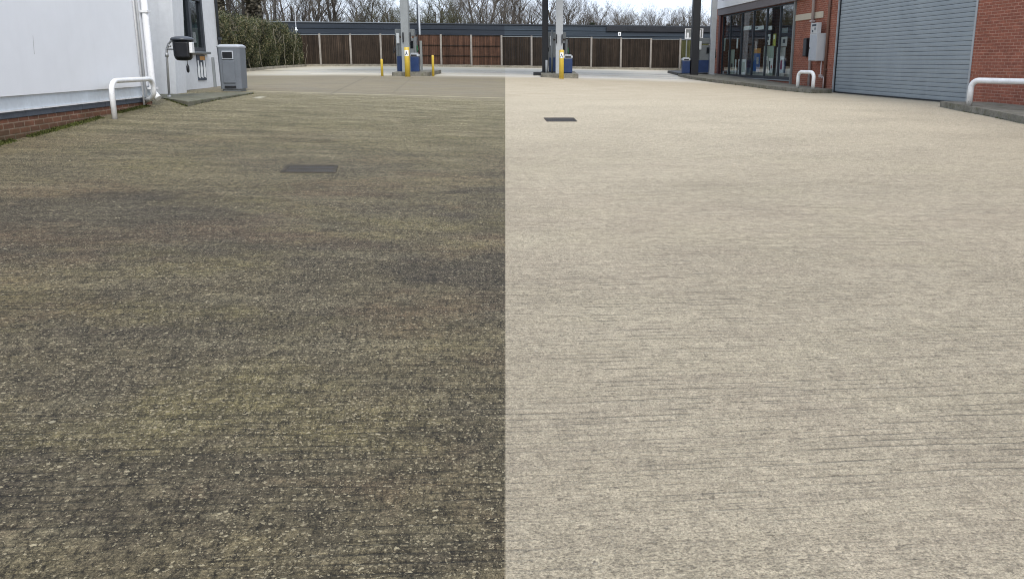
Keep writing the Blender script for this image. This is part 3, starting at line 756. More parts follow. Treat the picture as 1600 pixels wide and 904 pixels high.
m = MB(); m.box(-.137, -.131, .03, .27, .05, .63); m.build('cover', M['dark_frame'], bx_)
gp = empty('gas_pipework', RW(0, 27.2*KR, .56), TR, label='thin beige gas pipes and valve on the brick wall below the meter cabinet', cat='pipework')
m = MB(); m.tube([(-.12, .20, 1.0), (-.12, .20, .46), (-.12, .14, .42), (-.12, -.06, .40), (-.13, -.10, .32), (-.13, -.10, -.05)], .022, 8); m.build('pipe', M['beigepipe'], gp)
m = MB(); m.box(-.17, -.07, .14, .26, .38, .50, .02, 2); m.build('valve', M['beigepipe'], gp)
m = MB(); m.box(-.16, -.08, -.02, .04, .36, .45, .01, 1); m.build('coupling', M['beigepipe'], gp)

# posters and notices behind the shop window (placed by size, in window coordinates)
def zwin(px, py, x=.1):
    s = s_of(px, x); D = s/KR; return EYE + ray(px, py).z*D/ray(px, py).y
def poster(name, label, cat, px0, px1, y0, y1, mat, parts=(), x=.105, group='posters in the shop window'):
    a_, b_ = s_of(px1, x), s_of(px0, x); pm = (px0+px1)/2
    z0, z1 = zwin(pm, y1, x), zwin(pm, y0, x)
    t = empty(name, RW(x, a_, z0), TR, label=label, cat=cat, group=group)
    W, Hh = b_-a_, z1-z0
    m = MB(); m.box(0, .012, 0, W, 0, Hh); m.build('sheet', mat, t)
    for nm, mt, rs in parts:
        for (u0, u1, v0, v1) in rs: m = MB(); m.box(-.004, -.001, W*(1-u1), W*(1-u0), Hh*v0, Hh*v1); m.build(nm, mt, t)
    return t
PW, PD, PG, PB, PY, PO, PR = (M[k] for k in ('print_white', 'print_dark', 'print_pale', 'print_blue', 'print_yellow', 'print_orange', 'print_red'))
poster('window_notice', 'wide white notice high in the third window pane', 'notice', 1158.5, 1170.5, 41, 47, PW)
poster('window_notice', 'wide white notice with small dark mark high in the fourth window pane', 'notice', 1175.5, 1189.5, 41, 47, PW, (('printed_mark', PD, [(.12, .4, .35, .7)]),))
poster('window_notice', 'short white notice high in the fifth window pane', 'notice', 1195, 1202.5, 41, 47, PW)
poster('window_notice', 'grey notice high in the nearest window pane', 'notice', 1216, 1227, 44, 52, M['trim_grey'])
poster('window_poster', 'tall blue poster with orange top in the fourth window pane', 'poster', 1173, 1187, 76, 111, PO,
       (('printed_picture', PB, [(.25, 1, 0, .78)]), ('printed_shape', PW, [(.6, .85, .3, .62)]), ('printed_band', PY, [(.1, .3, .4, .9)])))
poster('window_poster', 'yellow green strip poster in the fifth window pane', 'poster', 1205, 1209.5, 53, 72, PY, (('printed_mark', PW, [(.2, .7, .55, .9)]),))
poster('window_poster', 'white poster with dark mark left of the yellow green strip', 'poster', 1194, 1200.5, 54, 71, PW, (('printed_mark', PD, [(.2, .6, .05, .28), (.4, .8, .5, .8)]),))
poster('window_poster', 'pale poster with dark picture high in the nearest window pane', 'poster', 1214, 1227, 58, 73, M['cabinet_face'], (('printed_picture', PD, [(.5, .8, .35, .75), (.1, .3, .1, .5)]),))
poster('window_board', 'plain pale green board in the fifth window pane', 'board', 1192, 1207.5, 72, 118, PG, x=.16, group='boards in the shop window')
poster('window_board', 'plain pale grey board in the nearest window pane', 'board', 1212, 1225.5, 74, 119, M['cabinet_face'], x=.16, group='boards in the shop window')
poster('window_board', 'pale green board in the second window pane', 'board', 1137, 1146.5, 78, 117, PG, (('printed_shape', PW, [(.2, .4, .3, .6)]), ('printed_mark', PD, [(.5, .8, .2, .45)])), group='boards in the shop window')
poster('window_board', 'pale grey board low in the third window pane', 'board', 1153, 1165, 93, 118, PW, (('printed_mark', PD, [(.1, .35, .35, .9)]), ('printed_shape', PG, [(.5, .9, .2, .85)])), group='boards in the shop window')
poster('window_poster', 'hanging pale round topped card in the farthest window pane', 'poster', 1124.5, 1131.5, 60, 80, PG)
poster('window_poster', 'white product poster with dark bottles low in the fifth window pane', 'poster', 1192.5, 1198.5, 88, 114, PW, (('printed_mark', PD, [(.2, .5, .2, .6), (.55, .8, .35, .75)]),))
poster('window_poster', 'white product poster with purple marks beside the dark bottle poster', 'poster', 1200, 1207, 91, 114, PW, (('printed_mark', PD, [(.15, .45, .15, .8)]), ('printed_shape', PR, [(.6, .85, .3, .5)])))
poster('window_poster', 'white product poster with red marks low in the nearest window pane', 'poster', 1213, 1224, 88, 114, PW, (('printed_mark', PR, [(.55, .8, .2, .75)]), ('printed_shape', PD, [(.15, .35, .2, .5), (.2, .5, .78, .9)])))
poster('window_poster', 'slim white strip at the right edge of the second window pane', 'poster', 1149, 1151, 60, 76, PW)
poster('window_poster', 'slim grey strip low in the second window pane', 'poster', 1148, 1150, 93, 117, PW)
poster('window_poster', 'small white card low in the farthest window pane', 'poster', 1124, 1131, 111, 118, PW)

# pavement in front of the shop with its kerb
front = [(1059, 119.3), (1080, 124), (1118, 129.5), (1160, 134), (1200, 139.5), (1240, 143.5), (1268, 146)]
fp = [hit(*p) for p in front]
fp += [RW(-.62, 25.75*KR, 0), RW(-.30, 26.05*KR, 0), RW(-.012, 26.63*KR, 0)]
KH = .125
inner = []
for i, p in enumerate(fp):
    a_, b_ = fp[max(i-1, 0)], fp[min(i+1, len(fp)-1)]; t_ = Vector((b_.x-a_.x, b_.y-a_.y, 0)).normalized()
    inner.append(Vector((p.x, p.y, 0))+Vector((-t_.y, t_.x, 0))*.13)
def strip(m, A, B, zf0, zf1):
    """solid draped strip between polylines A and B, one closed skin"""
    n = len(A); V = [[m.bm.verts.new((p.x, p.y, zf(p.x, p.y))) for p in L_] for L_, zf in ((A, zf0), (A, zf1), (B, zf1), (B, zf0))]
    for i in range(n-1):
        for k in range(4):
            a, b = V[k], V[(k+1) % 4]; m.bm.faces.new((a[i], a[i+1], b[i+1], b[i]))
    m.bm.faces.new([V[k][0] for k in range(4)]); m.bm.faces.new([V[k][-1] for k in (3, 2, 1, 0)])
strip(m := MB(), fp, inner, lambda x, y: gz(x, y)-.1, lambda x, y: gz(x, y)+KH)
tag(m.build('shop_kerb', M['kerb']), kind='structure')
inner[-1] = inner[-1]+Vector((.0, .05, 0))
wallp = [Vector((RW(-.004, max(p.y, 26.70)*KR, 0).x, max(p.y, 26.70+.02*i), 0)) for i, p in enumerate(inner)]
wallp[0] = Vector((9.3, 40.2, 0))
strip(m := MB(), inner[:-1], wallp[:-1], lambda x, y: gz(x, y)-.1, lambda x, y: gz(x, y)+KH-.006)
tag(m.build('pavement', M['kerb']), kind='structure')

# raised kerb at the right edge of the picture, along the brick wall
kf = [hit(1481, 172), hit(1497, 173.2), hit(1540, 181), hit(1600, 194)]
dirR = Vector((-math.sin(TR), math.cos(TR), 0))
kf.append(kf[-1]-dirR*6+Vector((.1, 0, 0)))
kf[0] = kf[1]+dirR*1.2+Vector((.30, 0, 0))
inn = [p+Vector((.14, .0, 0)) for p in kf]
wl = [Vector((RW(-.003, p.y*KR, 0).x, p.y, 0)) for p in kf]
m = MB(); strip(m, kf, inn, lambda x, y: gz(x, y)-.1, lambda x, y: gz(x, y)+.14)
bmesh.ops.remove_doubles(m.bm, verts=m.bm.verts[:], dist=.0005); tag(m.build('wall_kerb', M['kerb']), kind='structure')
m = MB(); strip(m, inn, wl, lambda x, y: gz(x, y)-.1, lambda x, y: gz(x, y)+.134)
tag(m.build('raised_strip', M['kerb']), kind='structure')

# hoop barriers on the right
za = gz(10, 17.5)+.13
a = atz(1514, 165, za); b = atD(1600, 138, 16.1); b = b-dirR*.9
h = empty('hoop_barrier', a, 0, label='long white hoop barrier on the raised kerb beside the roller shutter', cat='barrier', group='white tubular hoop barriers')
hp = hoop_points(a, (b.x, b.y, gz(b.x, b.y)+.13), a.z+.56, .17)
hp.append(Vector((b.x, b.y, gz(b.x, b.y)+.1)))
m = MB(); m.tube([p-a for p in hp], .062, 18); m.build('rail', M['hoop_paint'], h)
a = atz(1246, 138, gz(9.3, 27)+KH); b = atz(1270, 139.5, gz(9.3, 26.5)+KH)
h = empty('hoop_barrier', a, 0, label='small white hoop barrier on the pavement kerb under the meter cabinet', cat='barrier', group='white tubular hoop barriers')
hp = hoop_points(a, b, a.z+.56, .17); hp.append(b-Vector((0, 0, .03)))
m = MB(); m.tube([p-a for p in hp], .060, 16); m.build('rail', M['hoop_paint'], h)

# ================================================================== drain gratings
def grating(name, label, corners, nbar):
    c = sum(corners, Vector())/4
    t = empty(name, c+Vector((0, 0, .0)), 0, label=label, cat='drain grating', group='drain gratings in the yard')
    A, B, C, D = [p-c for p in corners]           # near-left, near-right, far-right, far-left
    up = Vector((0, 0, .006))
    m = MB(); fw = .035
    def lerp(u, v): return (A*(1-u)+B*u)*(1-v)+(D*(1-u)+C*u)*v
    W = (B-A).length; H_ = (D-A).length; fu, fv = fw/W, fw/H_
    def cell(u0, u1, v0, v1, h0, h1):
        p = [lerp(u0, v0), lerp(u1, v0), lerp(u1, v1), lerp(u0, v1)]
        lo = [m.bm.verts.new(q+Vector((0, 0, h0))) for q in p]; hi = [m.bm.verts.new(q+Vector((0, 0, h1))) for q in p]
        m.bm.faces.new(lo[::-1]); m.bm.faces.new(hi)
        for k in range(4): m.bm.faces.new((lo[k], lo[(k+1) % 4], hi[(k+1) % 4], hi[k]))
    cell(0, 1, 0, fv, -.03, .009); cell(0, 1, 1-fv, 1, -.03, .009); cell(0, fu, fv, 1-fv, -.03, .009); cell(1-fu, 1, fv, 1-fv, -.03, .009)
    m.build('frame', M['grille_dusty'] if 'dusty' in label else M['grille'], t)
    m = MB(); n = nbar
    for k in range(n):
        u0 = fu+(1-2*fu)*(k+.12)/n; u1 = fu+(1-2*fu)*(k+.72)/n; cell(u0, u1, fv, .49, -.03, .007); cell(u0, u1, .51, 1-fv, -.03, .007)
    cell(fu, 1-fu, .49, .51, -.03, .0072)
    m.build('bars', M['grille_dusty'] if 'dusty' in label else M['grille'], t)
    m = MB(); cell(fu, 1-fu, fv, 1-fv, .002, .003); m.build('pit', M['black'], t)
    return t
def cor(*pp):
    o = [hit(*p) for p in pp]
    return o
grating('drain_grating', 'larger dusty drain grating in the dark unwashed concrete', cor((437.5, 270), (524.5, 270.5), (528.5, 259), (448.5, 258.5)), 22)
grating('drain_grating', 'smaller clean drain grating in the pale washed concrete', cor((854.5, 190.2), (902, 190.2), (896.5, 184.6), (849.5, 184.6)), 14)

# ================================================================== fence
def FD(x): return 46.6+.06*x
FA = math.atan(.06)
fe = empty('panel_fence', (0, 46.6, 0), FA, label='tall dark boarded fence with concrete posts across the back of the yard', cat='fence')
# post positions by picture column
ppx = [502, 549.5, 596.5, 643.5, 690, 737, 784, 830.6, 877.5, 923.5, 969.5, 1016, 1061.5, 1107, 1152, 1197]
def fx(px):                         # x local along fence
    u = (px-CX)/F; k = .98*u; X = (k*46.6+.2*.3*u)/(1-k*.06); return X*math.sqrt(1+.06**2)
fxs = [fx(455)]+[fx(p) for p in ppx]
TOPH = 1.88
for i, s in enumerate(fxs):
    g0 = gz(s, FD(s)); m = MB(); m.box(s-.055, s+.055, -.06, .06, g0-.2, g0+TOPH+.05, .008, 1); m.build('post', M['post_concrete'], fe)
for i, (a, b) in enumerate(zip(fxs, fxs[1:])):
    g0 = (gz(a, FD(a))+gz(b, FD(b)))/2; pc = (ppx[i-1] if i else 455)
    brown = pc in (643.5, 690, 737); 
    mat = M['timber_brown'] if brown else (M['timber_grey'] if (pc < 600) else M['timber_dark'])
    if pc == 1061.5: mat = M['timber_moss']
    m = MB()
    k = a+.06; 
    while k < b-.07:
        e = min(k+.111, b-.06); m.box(k, e-.004, -.012+.006*(int(k*9) % 2), .012, g0+.14, g0+TOPH-.02-(.012 if int(k*37) % 5 == 0 else 0)); k = e
    pn = m.build('panel', mat, fe)
    for z in ((.66, 1.27) if brown else (.5, 1.4)):
        m = MB(); m.box(a+.06, b-.06, -.05 if brown else .014, -.014 if brown else .05, g0+z-.022, g0+z+.022); m.build('rail', M['timber_dark'], pn)
    m = MB(); m.box(a+.056, b-.056, -.03, .03, g0-.1, g0+.14); m.build('gravel_board', M['kerb_pale'], fe)
    m = MB(); m.box(a+.056, b-.056, -.035, .035, g0+TOPH-.018, g0+TOPH+.012); m.build('capping', M['col_grey'] if not brown else M['timber_grey'], fe)
# kerb at foot of the fence
m = MB(); pk = [Vector((x, FD(x)-.35, 0)) for x in span(-14.4, 12, 26)]; pk2 = [p+Vector((0, .14, 0)) for p in pk]
strip(m, pk, pk2, lambda x, y: gz(x, y)-.1, lambda x, y: gz(x, y)+.09)
tag(m.build('fence_kerb', M['kerb_pale']), kind='structure')

# ================================================================== warehouse behind the fence
wh = empty('warehouse', (0, 52, 0), FA, label='long low warehouse clad in dark blue grey sheet behind the fence', cat='building')
x0, x1 = -26.0, 13.4
def roofz(x): return 4.07-.0075*(x+18)
m = MB()
# ribbed cladding profile
prof = [(0, .8)]; z = 2.55
for k in range(6):
    zz = 2.62+k*.36
    prof += [(0, zz), (-.035, zz+.03), (-.035, zz+.06), (0, zz+.09)]
prof += [(0, 4.2)]
n = 40
cols = []
for i in range(n+1):
    xx = x0+(x1-x0)*i/n; top = roofz(xx)
    cols.append([m.bm.verts.new((xx, yy, min(zz, 10)*1.0 + (top-4.07)*max(0, (zz-.8)/3.3))) for yy, zz in prof if zz < 4.05]+[m.bm.verts.new((xx, 0, top))])
for a, b in zip(cols, cols[1:]):
    for k in range(len(a)-1): m.bm.faces.new((a[k], b[k], b[k+1], a[k+1]))
m.box(x1-.1, x1, 0.01, 22, .8, roofz(x1)); m.box(x0, x0+.1, .01, 22, .8, roofz(x0))
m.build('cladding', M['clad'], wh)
m = MB()
a = [m.bm.verts.new((x0-.1, -.06, roofz(x0)+.01)), m.bm.verts.new((x1+.1, -.06, roofz(x1)+.01)), m.bm.verts.new((x1+.1, 22, roofz(x1)+.25)), m.bm.verts.new((x0-.1, 22, roofz(x0)+.25))]
b = [m.bm.verts.new(v.co+Vector((0, 0, .07))) for v in a]
m.bm.faces.new(a[::-1]); m.bm.faces.new(b)
for k in range(4): m.bm.faces.new((a[k], a[(k+1) % 4], b[(k+1) % 4], b[k]))
m.build('roof', M['dark_frame'], wh)
m = MB(); xa = -19.5; xb = -8.6
m.prism([(xa, -.085), (xb, -.085), (xb, -.062), (xa, -.062)], lambda x, y: roofz(x)+.045, lambda x, y: roofz(x)+.095); m.build('roof_edge_trim', M['clad_cap'], wh)
# raised darker verge on the right
m = MB(); m.prism([(4.5, -.12), (x1, -.12), (x1, -.07), (4.5, -.07)], lambda x, y: roofz(x)-.34, lambda x, y: roofz(x)+.005); m.build('verge_panel', M['black_clad'], wh)
p = rot(atD(968, 56.5, 51.9)-Vector((0, 52, 0)), -FA)
sg = empty('wall_sign', atD(968, 56.3, 51.75), FA, label='small white square sign on the dark warehouse cladding', cat='sign')
m = MB(); m.box(-.10, .10, 0, .02, 0, .25); m.build('plate', M['print_white'], sg)
m = MB(); m.box(-.045, .045, -.003, -.001, .07, .17); m.build('printed_mark', M['trim_grey'], sg)

# white framed board at right, behind the black column
q = atD(1070, 61, 45.2); q2 = atD(1099, 45, 45.2)
nbd = empty('framed_board', q, 0, label='white framed board rising above the fence behind the right black column', cat='board')
W, Hh = q2.x-q.x, q2.z-q.z
m = MB(); m.box(0, W, 0, .04, 0, .07); m.box(0, W, 0, .04, Hh-.04, Hh); m.box(0, .05, 0, .04, .07, Hh-.04); m.box(W-.05, W, 0, .04, .07, Hh-.04); m.build('frame', M['print_white'], nbd)
m = MB(); m.box(.05, W-.05, .015, .03, .07, Hh-.04); m.build('backing', M['trim_grey'], nbd)
m = MB(); m.box(W*.70, W*.86, .005, .0145, Hh*.2, Hh*.85); m.box(W*.1, W*.22, .005, .0145, Hh*.1, Hh*.6); m.build('printed_shape', M['print_white'], nbd)
m = MB(); g0 = gz(q.x, 45.2)-q.z-.1
m.box(.1, .16, .045, .10, g0, Hh*.8); m.box(W-.2, W-.14, .045, .10, g0, Hh*.8); m.build('leg', M['col_grey'], nbd)

# ================================================================== forecourt canopy on its columns
cn = empty('forecourt_canopy', (0, 33, 0), 0, label='petrol forecourt canopy carried on grey and black columns over the pumps', cat='canopy')
def colm(px0, px1, pyb, D, w, mat, d_=None):
    c = atD((px0+px1)/2, 100, D); base = gz(c.x, D)+.05
    m = MB(); h_ = (d_ or w)/2
    m.box(c.x-w/2, c.x+w/2, D-33-h_, D-33+h_, base, 7.6, .012, 1)
    m.build('column', mat, cn); return c.x, base
def gusset(px, D, y0, y1):
    a, b = atD(px, y1, D), atD(px, y0, D)
    m = MB(); m.box(a.x-.025, a.x+.025, D-33-.03, D-33+.01, a.z, b.z); m.build('bracket', M['black'], cn)
colm(629.3, 640.8, 0, 30.6, .31, M['col_grey'])
gusset(630.2, 30.41, 51, 66); gusset(641.3, 30.41, 51, 66)
colm(868.3, 879.0, 0, 31.9, .30, M['col_grey_light'])
gusset(869.5, 31.7, 54, 68); gusset(878.3, 31.7, 54, 68)
colm(847.3, 856.2, 0, 33.2, .26, M['black'])
colm(1079, 1090.5, 0, 37.2, .36, M['black'])
m = MB(); m.box(-9, 8.0, -4.6, 6.0, 7.6, 8.2); m.build('roof', M['col_grey_light'], cn)

# islands
def island(px0, px1, py, L_, mat, dark=False):
    a, b = hit(px0, py), hit(px1, py); Dm = (a.y+b.y)/2
    m = MB(); xa, xb = a.x, b.x; r = .28
    pts = []
    u = dirR
    for (cx_, cy_, a0) in ((xb-r, 0+r, -90), (xb-r, L_-r, 0), (xa+r, L_-r, 90), (xa+r, r, 180)):
        for k in range(6):
            t = R(a0+90*k/5); pts.append((cx_+r*math.cos(t), Dm+cy_+r*math.sin(t)))
    m.prism(pts, lambda x, y: gz(x, y)-.1, lambda x, y: gz((xa+xb)/2, Dm)+.15+(gz((xa+xb)/2, y)-gz((xa+xb)/2, Dm))*.9, .015)
    return tag(m.build('pump_island', mat), kind='structure'), Vector(((xa+xb)/2, Dm, gz((xa+xb)/2, Dm)+.15))
i1, c1 = island(608, 671, 119.3, 4.2, M['kerb'])
i2, c2 = island(845, 903, 122.0, 4.6, M['kerb'])
m = MB(); q = atD(845.5, 118.5, 33.0); zb = gz(q.x, 33.0)
m.box(-.34, .30, -.4, .4, -.05, .14, .015, 1); tag(m.build('column_base', M['black'], None, (q.x, 33.1, zb), 0), 'low black plinth at the foot of the left black column', 'plinth')
i3, c3 = island(1062, 1104, 118.6, 3.5, M['black'])

def hose_pts(x, y, z0, z1, sag, out_):
    pts = []
    for i in range(13):
        t = i/12; pts.append((x+out_*math.sin(math.pi*t), y+.02*math.sin(5*t), z0+(z1-z0)*t-sag*math.sin(math.pi*t)))
    return pts
def dispenser(w=.86, h=1.72):
    t = empty('fuel_dispenser')
    m = MB(); m.box(-w/2+.03, w/2-.03, -.24, .24, 0, .62, .01, 1); m.build('lower_cabinet', M['navy'], t)
    m = MB(); m.box(-w/2+.10, w/2-.12, -.22, .22, .62, 1.36, .01, 1); m.build('meter_cabinet', M['pump_grey'], t)
    m = MB(); m.box(-w/2, -w/2+.10, -.20, .20, .0, 1.50, .015, 1); m.box(w/2-.12, w/2-.02, -.20, .20, .62, 1.42, .015, 1); m.build('side_column', M['pump_grey'], t)
    m = MB(); m.box(-w/2-.02, w/2-.10, -.26, .26, 1.44, h, .02, 2); m.build('header', M['pump_grey'], t)
    m = MB(); m.box(-w/2+.04, -w/2+.16, -.275, -.225, 1.14, 1.56, .006, 1); m.build('display', M['pump_white'], t)
    m = MB(); m.box(w/2-.42, w/2-.14, -.245, -.222, .95, 1.25, .006, 1); m.build('screen', M['black_gloss'], t)
    for k, sx in enumerate((1, -1)):
        x = sx*(w/2-.02 if sx > 0 else w/2)
        m = MB(); m.tube(hose_pts(x+.03*sx, -.10, 1.50, .95, .45, .10*sx), .018, 8); m.build('hose', M['rubber'], t)
        m = MB(); m.tube([(x+.02*sx, -.12, 1.02), (x+.05*sx, -.15, .90), (x+.04*sx, -.22, .80)], [.03, .028, .014], 8); m.box(x-.03, x+.05, -.16, -.08, .88, 1.06, .01, 1); m.build('nozzle', M['green_nozzle'] if sx > 0 else M['black'], t)
    return t
d1 = dispenser(); d1.location = (atD(637, 100, 31.6).x, 31.6, c1.z+.01); d1.rotation_euler.z = TL*.4
tag(d1, 'grey fuel dispenser with white display on the left pump island', 'fuel pump', 'fuel dispensers on the forecourt')
d2 = copy_tree(d1); d2.location = (atD(872, 100, 34.0).x, 34.0, c2.z+.06); tag(d2, 'grey fuel dispenser between the black and the grey column on the middle island', 'fuel pump', 'fuel dispensers on the forecourt')
d3 = copy_tree(d1); d3.location = (atD(1101, 100, 38.6).x, 38.6, c3.z+.02); tag(d3, 'fuel dispenser with black hoses right of the right black column', 'fuel pump', 'fuel dispensers on the forecourt')

def bin_():
    t = empty('forecourt_bin')
    m = MB(); m.box(-.19, .19, -.17, .17, 0, .62, .03, 2); m.build('body', M['navy'], t)
    m = MB(); m.box(-.20, .20, -.18, .18, .622, .72, .02, 2); m.box(-.15, .15, -.13, .13, .72, .765, .02, 2); m.build('lid', M['grey_light'], t)
    m = MB(); m.box(-.12, .12, -.186, -.181, .64, .70); m.build('slot', M['black'], t)
    return t
b1 = bin_(); q = atD(648, 100, 30.9); b1.location = (q.x, 30.9, c1.z); tag(b1, 'navy blue bin with grey lid on the left pump island', 'bin', 'navy bins on the pump islands')
b2 = copy_tree(b1); q = atD(887.3, 100, 32.2); b2.location = (q.x, 32.2, c2.z+.03); tag(b2, 'navy blue bin with grey lid right of the middle yellow bollard', 'bin', 'navy bins on the pump islands')
b3 = copy_tree(b1); q = atD(1071.5, 100, 37.3); b3.location = (q.x, 37.3, c3.z); tag(b3, 'navy blue bin left of the right black column', 'bin', 'navy bins on the pump islands')

def bollard(px, py, r, h_, label, sticker=True, flat=False):
    p = hit(px, py)
    t = empty('bollard', p, 0, label=label, cat='bollard', group='yellow bollards on the forecourt' if sticker else 'slim yellow posts beside the left island')
    m = MB(); m.lathe([(r, -.05), (r, h_-.04), (r*.9, h_-.015), (r*.55, h_)] if not flat else [(r, -.05), (r, h_-.004), (r*.97, h_)], 0, 0, 20); m.build('sleeve', M['yellow'], t)
    if sticker:
        z0, z1 = h_-.33, h_-.11
        m = MB(); seg = 8
        for k in range(seg):
            a0, a1 = R(-90-48+96*k/seg), R(-90-48+96*(k+1)/seg); rr = r+.003
            m.quad((rr*math.cos(a0), rr*math.sin(a0), z0), (rr*math.cos(a1), rr*math.sin(a1), z0), (rr*math.cos(a1), rr*math.sin(a1), z1), (rr*math.cos(a0), rr*math.sin(a0), z1))
        st = m.build('sticker', M['print_white'], t)
        m = MB(); rr = -r-.006
        for (u0, u1, v0, v1) in ((-.05, -.02, .03, .09), (.01, .045, .03, .10), (-.025, .02, .11, .17), (-.01, .03, .07, .12)):
            m.quad((u0, rr, z0+v0), (u1, rr, z0+v0), (u1-.01, rr, z0+v1), (u0+.005, rr, z0+v1))
        m.build('pictogram', M['print_dark'], st)
    return t
bollard(637, 120, .103, 1.12, 'thick yellow bollard in front of the left grey column', flat=True)
bollard(877.3, 123.2, .095, 1.13, 'thick yellow bollard in front of the middle grey column')
bollard(597.3, 119, .050, .66, 'short slim yellow post left of the left pump island', False)
bollard(677, 119.4, .050, .83, 'taller slim yellow post right of the left pump island', False)
def gpost(px, py0, py1, D, r, mat, label, name='metal_post', box=False):
    a, b = atD(px, py1, D), atD(px, py0, D); m = MB()
    if box: m.box(-r, r, -r, r, 0, b.z-a.z, .006, 1)
    else: m.tube([(0, 0, 0), (0, 0, b.z-a.z)], r, 10)
    m.lathe([(r*1.9, 0), (r*1.9, .02)], 0, 0, 12)
    return tag(m.build(name, mat, None, a), label, 'post')
gpost(659, 64, 113.5, 31.2, .045, M['trim_grey'], 'slim grey metal post at the right end of the left pump island', box=True)
gpost(862.5, 47, 116, 32.6, .05, M['pump_grey'], 'slim grey metal post between the black and grey columns')
gpost(854, 94, 115, 32.6, .05, M['col_grey_light'], 'short grey metal stub beside the left black column')

# lamp posts / poles
def pole(px, y0, yb_, D, r, mat, label, name, head=None, zb=None):
    b = atD(px, y0, D); base = gz(b.x, min(D, 47)) - .05 if zb is None else zb
    t = empty(name, (b.x, D, base), 0, label=label, cat='pole')
    m = MB(); m.tube([(0, 0, 0), (0, 0, b.z-base)], [r*1.15, r*.85], 10); m.build('mast', mat, t)
    if head:
        m = MB(); m.box(-.07, .10, -.06, .06, head[0], head[0]+.07, .02, 1); m.box(-.035, .035, -.05, .05, head[0]+.07, head[0]+.2, .01, 1); m.build('head', M['print_white'], t)
    return t
pole(654.3, 7, 55, 48.5, .06, M['col_grey_light'], 'slim pale grey pole behind the fence right of the left column', 'thin_pole')
pole(649.5, -60, 55, 49.5, .045, M['dark_frame'], 'tall dark pole behind the fence right of the left column', 'thin_pole')
pole(460.3, 9, 60, 45.7, .024, M['col_grey_light'], 'thin galvanised pole with small white head above the hedge end', 'thin_pole', head=(2.15,))
pole(966.5-13, -60, 0, 62, .05, M['dark_frame'], 'distant dark pole among the bare trees', 'thin_pole') if False else None

# ================================================================== hedge on the left
rnd = random.Random(11)
hed = empty('hedge', (-13.5, 37, 1.1), 0, label='thick ivy covered hedge behind the litter bin along the left boundary', cat='hedge')
kl = [hit(345, 118), hit(375, 113.3), hit(430, 107.5), Vector((-14.05, 45.2, 0))]
def hx(D):                               # kerb line x at distance D
    P = [(p.y, p.x) for p in kl]
    if D <= P[0][0]: return P[0][1]+(P[0][0]-D)*.095
    for (a, xa), (b, xb) in zip(P, P[1:]):
        if D <= b: return xa+(xb-xa)*(D-a)/(b-a)
    return P[-1][1]-(D-P[-1][0])*.05
def htop(D):
    z = 3.42+.012*(D-31)
    if D > 42.5: z -= (D-42.5)*.22
    return z+.10*math.sin(D*2.1)+.07*math.sin(D*5.3+1)+.05*math.sin(D*11)
bm = bmesh.new()
O = Vector((-13.5, 37, 1.1))
for i in range(76000):
    D = rnd.uniform(25, 46.35); t = rnd.random(); zt = htop(D); zb = gz(-13, D)
    side = rnd.random() < .72
    if side:
        z = zb+(zt-zb)*rnd.random()**.9; dep = abs(rnd.gauss(0, .16))
        bulge = .14*math.sin(D*1.7+z*1.3)+.10*math.sin(D*4.1-z*3)+.22*mnoise.noise(Vector((D*.9, z*1.2, 3)))
        x = hx(D)-.32+bulge+.25*math.sin(math.pi*(z-zb)/(zt-zb))-dep
    else:
        z = zt-abs(rnd.gauss(0, .12))+(.30*rnd.random()**5); x = hx(D)-.4-rnd.random()*1.3
        z += .10*mnoise.noise(Vector((D*1.3, x*1.3, 8)))
    p = Vector((x, D, z))-O
    s = rnd.uniform(.014, .036); q = Matrix.Rotation(rnd.uniform(0, 6.28), 3, 'Z') @ Matrix.Rotation(rnd.uniform(-1.3, 1.3), 3, 'X') @ Matrix.Rotation(rnd.uniform(-.8, .8), 3, 'Y')
    vs = [bm.verts.new(p+q @ Vector(v)) for v in ((-s*.7, 0, -s), (s*.7, 0, -s*.7), (s*.5, s*.3, s), (-s*.6, s*.2, s*.8))]
    bm.faces.new(vs)
me = bpy.data.meshes.new('foliage'); bm.to_mesh(me); bm.free(); me.materials.append(M['hedge'])
o = bpy.data.objects.new('foliage', me); col.objects.link(o); o.parent = hed
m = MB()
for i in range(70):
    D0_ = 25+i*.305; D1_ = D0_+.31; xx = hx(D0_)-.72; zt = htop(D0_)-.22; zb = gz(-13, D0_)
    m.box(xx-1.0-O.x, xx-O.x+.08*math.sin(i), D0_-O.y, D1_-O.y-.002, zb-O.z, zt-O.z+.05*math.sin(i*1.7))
m.build('shade_core', simple('hedge core painted shade', (.012, .016, .008), .95, .3, 4), hed)  # near-black boxes inside the hedge stand in for its inner shade
m = MB()
for px, yb_, yt, lean in ((403.5, 105, 42, .15), (427.5, 105, 44, .05), (440.5, 103, 55, 0), (452, 100, 56, -.30), (463.5, 100, 62, .1), (472, 102, 70, -.2), (386, 95, 45, .3)):
    D_ = min(span(26, 45.6, 200), key=lambda q: abs(CX+F*(hx(q)-.26)/(cp*q+.1)-px)); b = Vector((hx(D_)-.04, D_, gz(-14, D_)))
    t_ = atD(px, yt, b.y); h_ = t_.z-b.z
    pts = [b+Vector((-lean*k/6+.03*math.sin(k*2+px), .02*math.cos(k*3), h_*k/6))-O for k in range(7)]
    m.tube(pts, [.018-.0015*k for k in range(7)], 6)
for i in range(300):
    D = rnd.uniform(26, 46); z = htop(D)-.1-rnd.random()*1.0; x = hx(D)-.30+rnd.uniform(-.1, .1)
    d3_ = Vector((rnd.uniform(-.05, .25), rnd.uniform(-.5, .5), rnd.uniform(-.3, .5)))
    m.tube([Vector((x, D, z))-O, Vector((x, D, z))-O+d3_*.6+Vector((.04, 0, .05)), Vector((x, D, z))-O+d3_], [.010, .008, .004], 4)
tag(m.build('bare_stems', M['stem'], hed), kind='stuff')
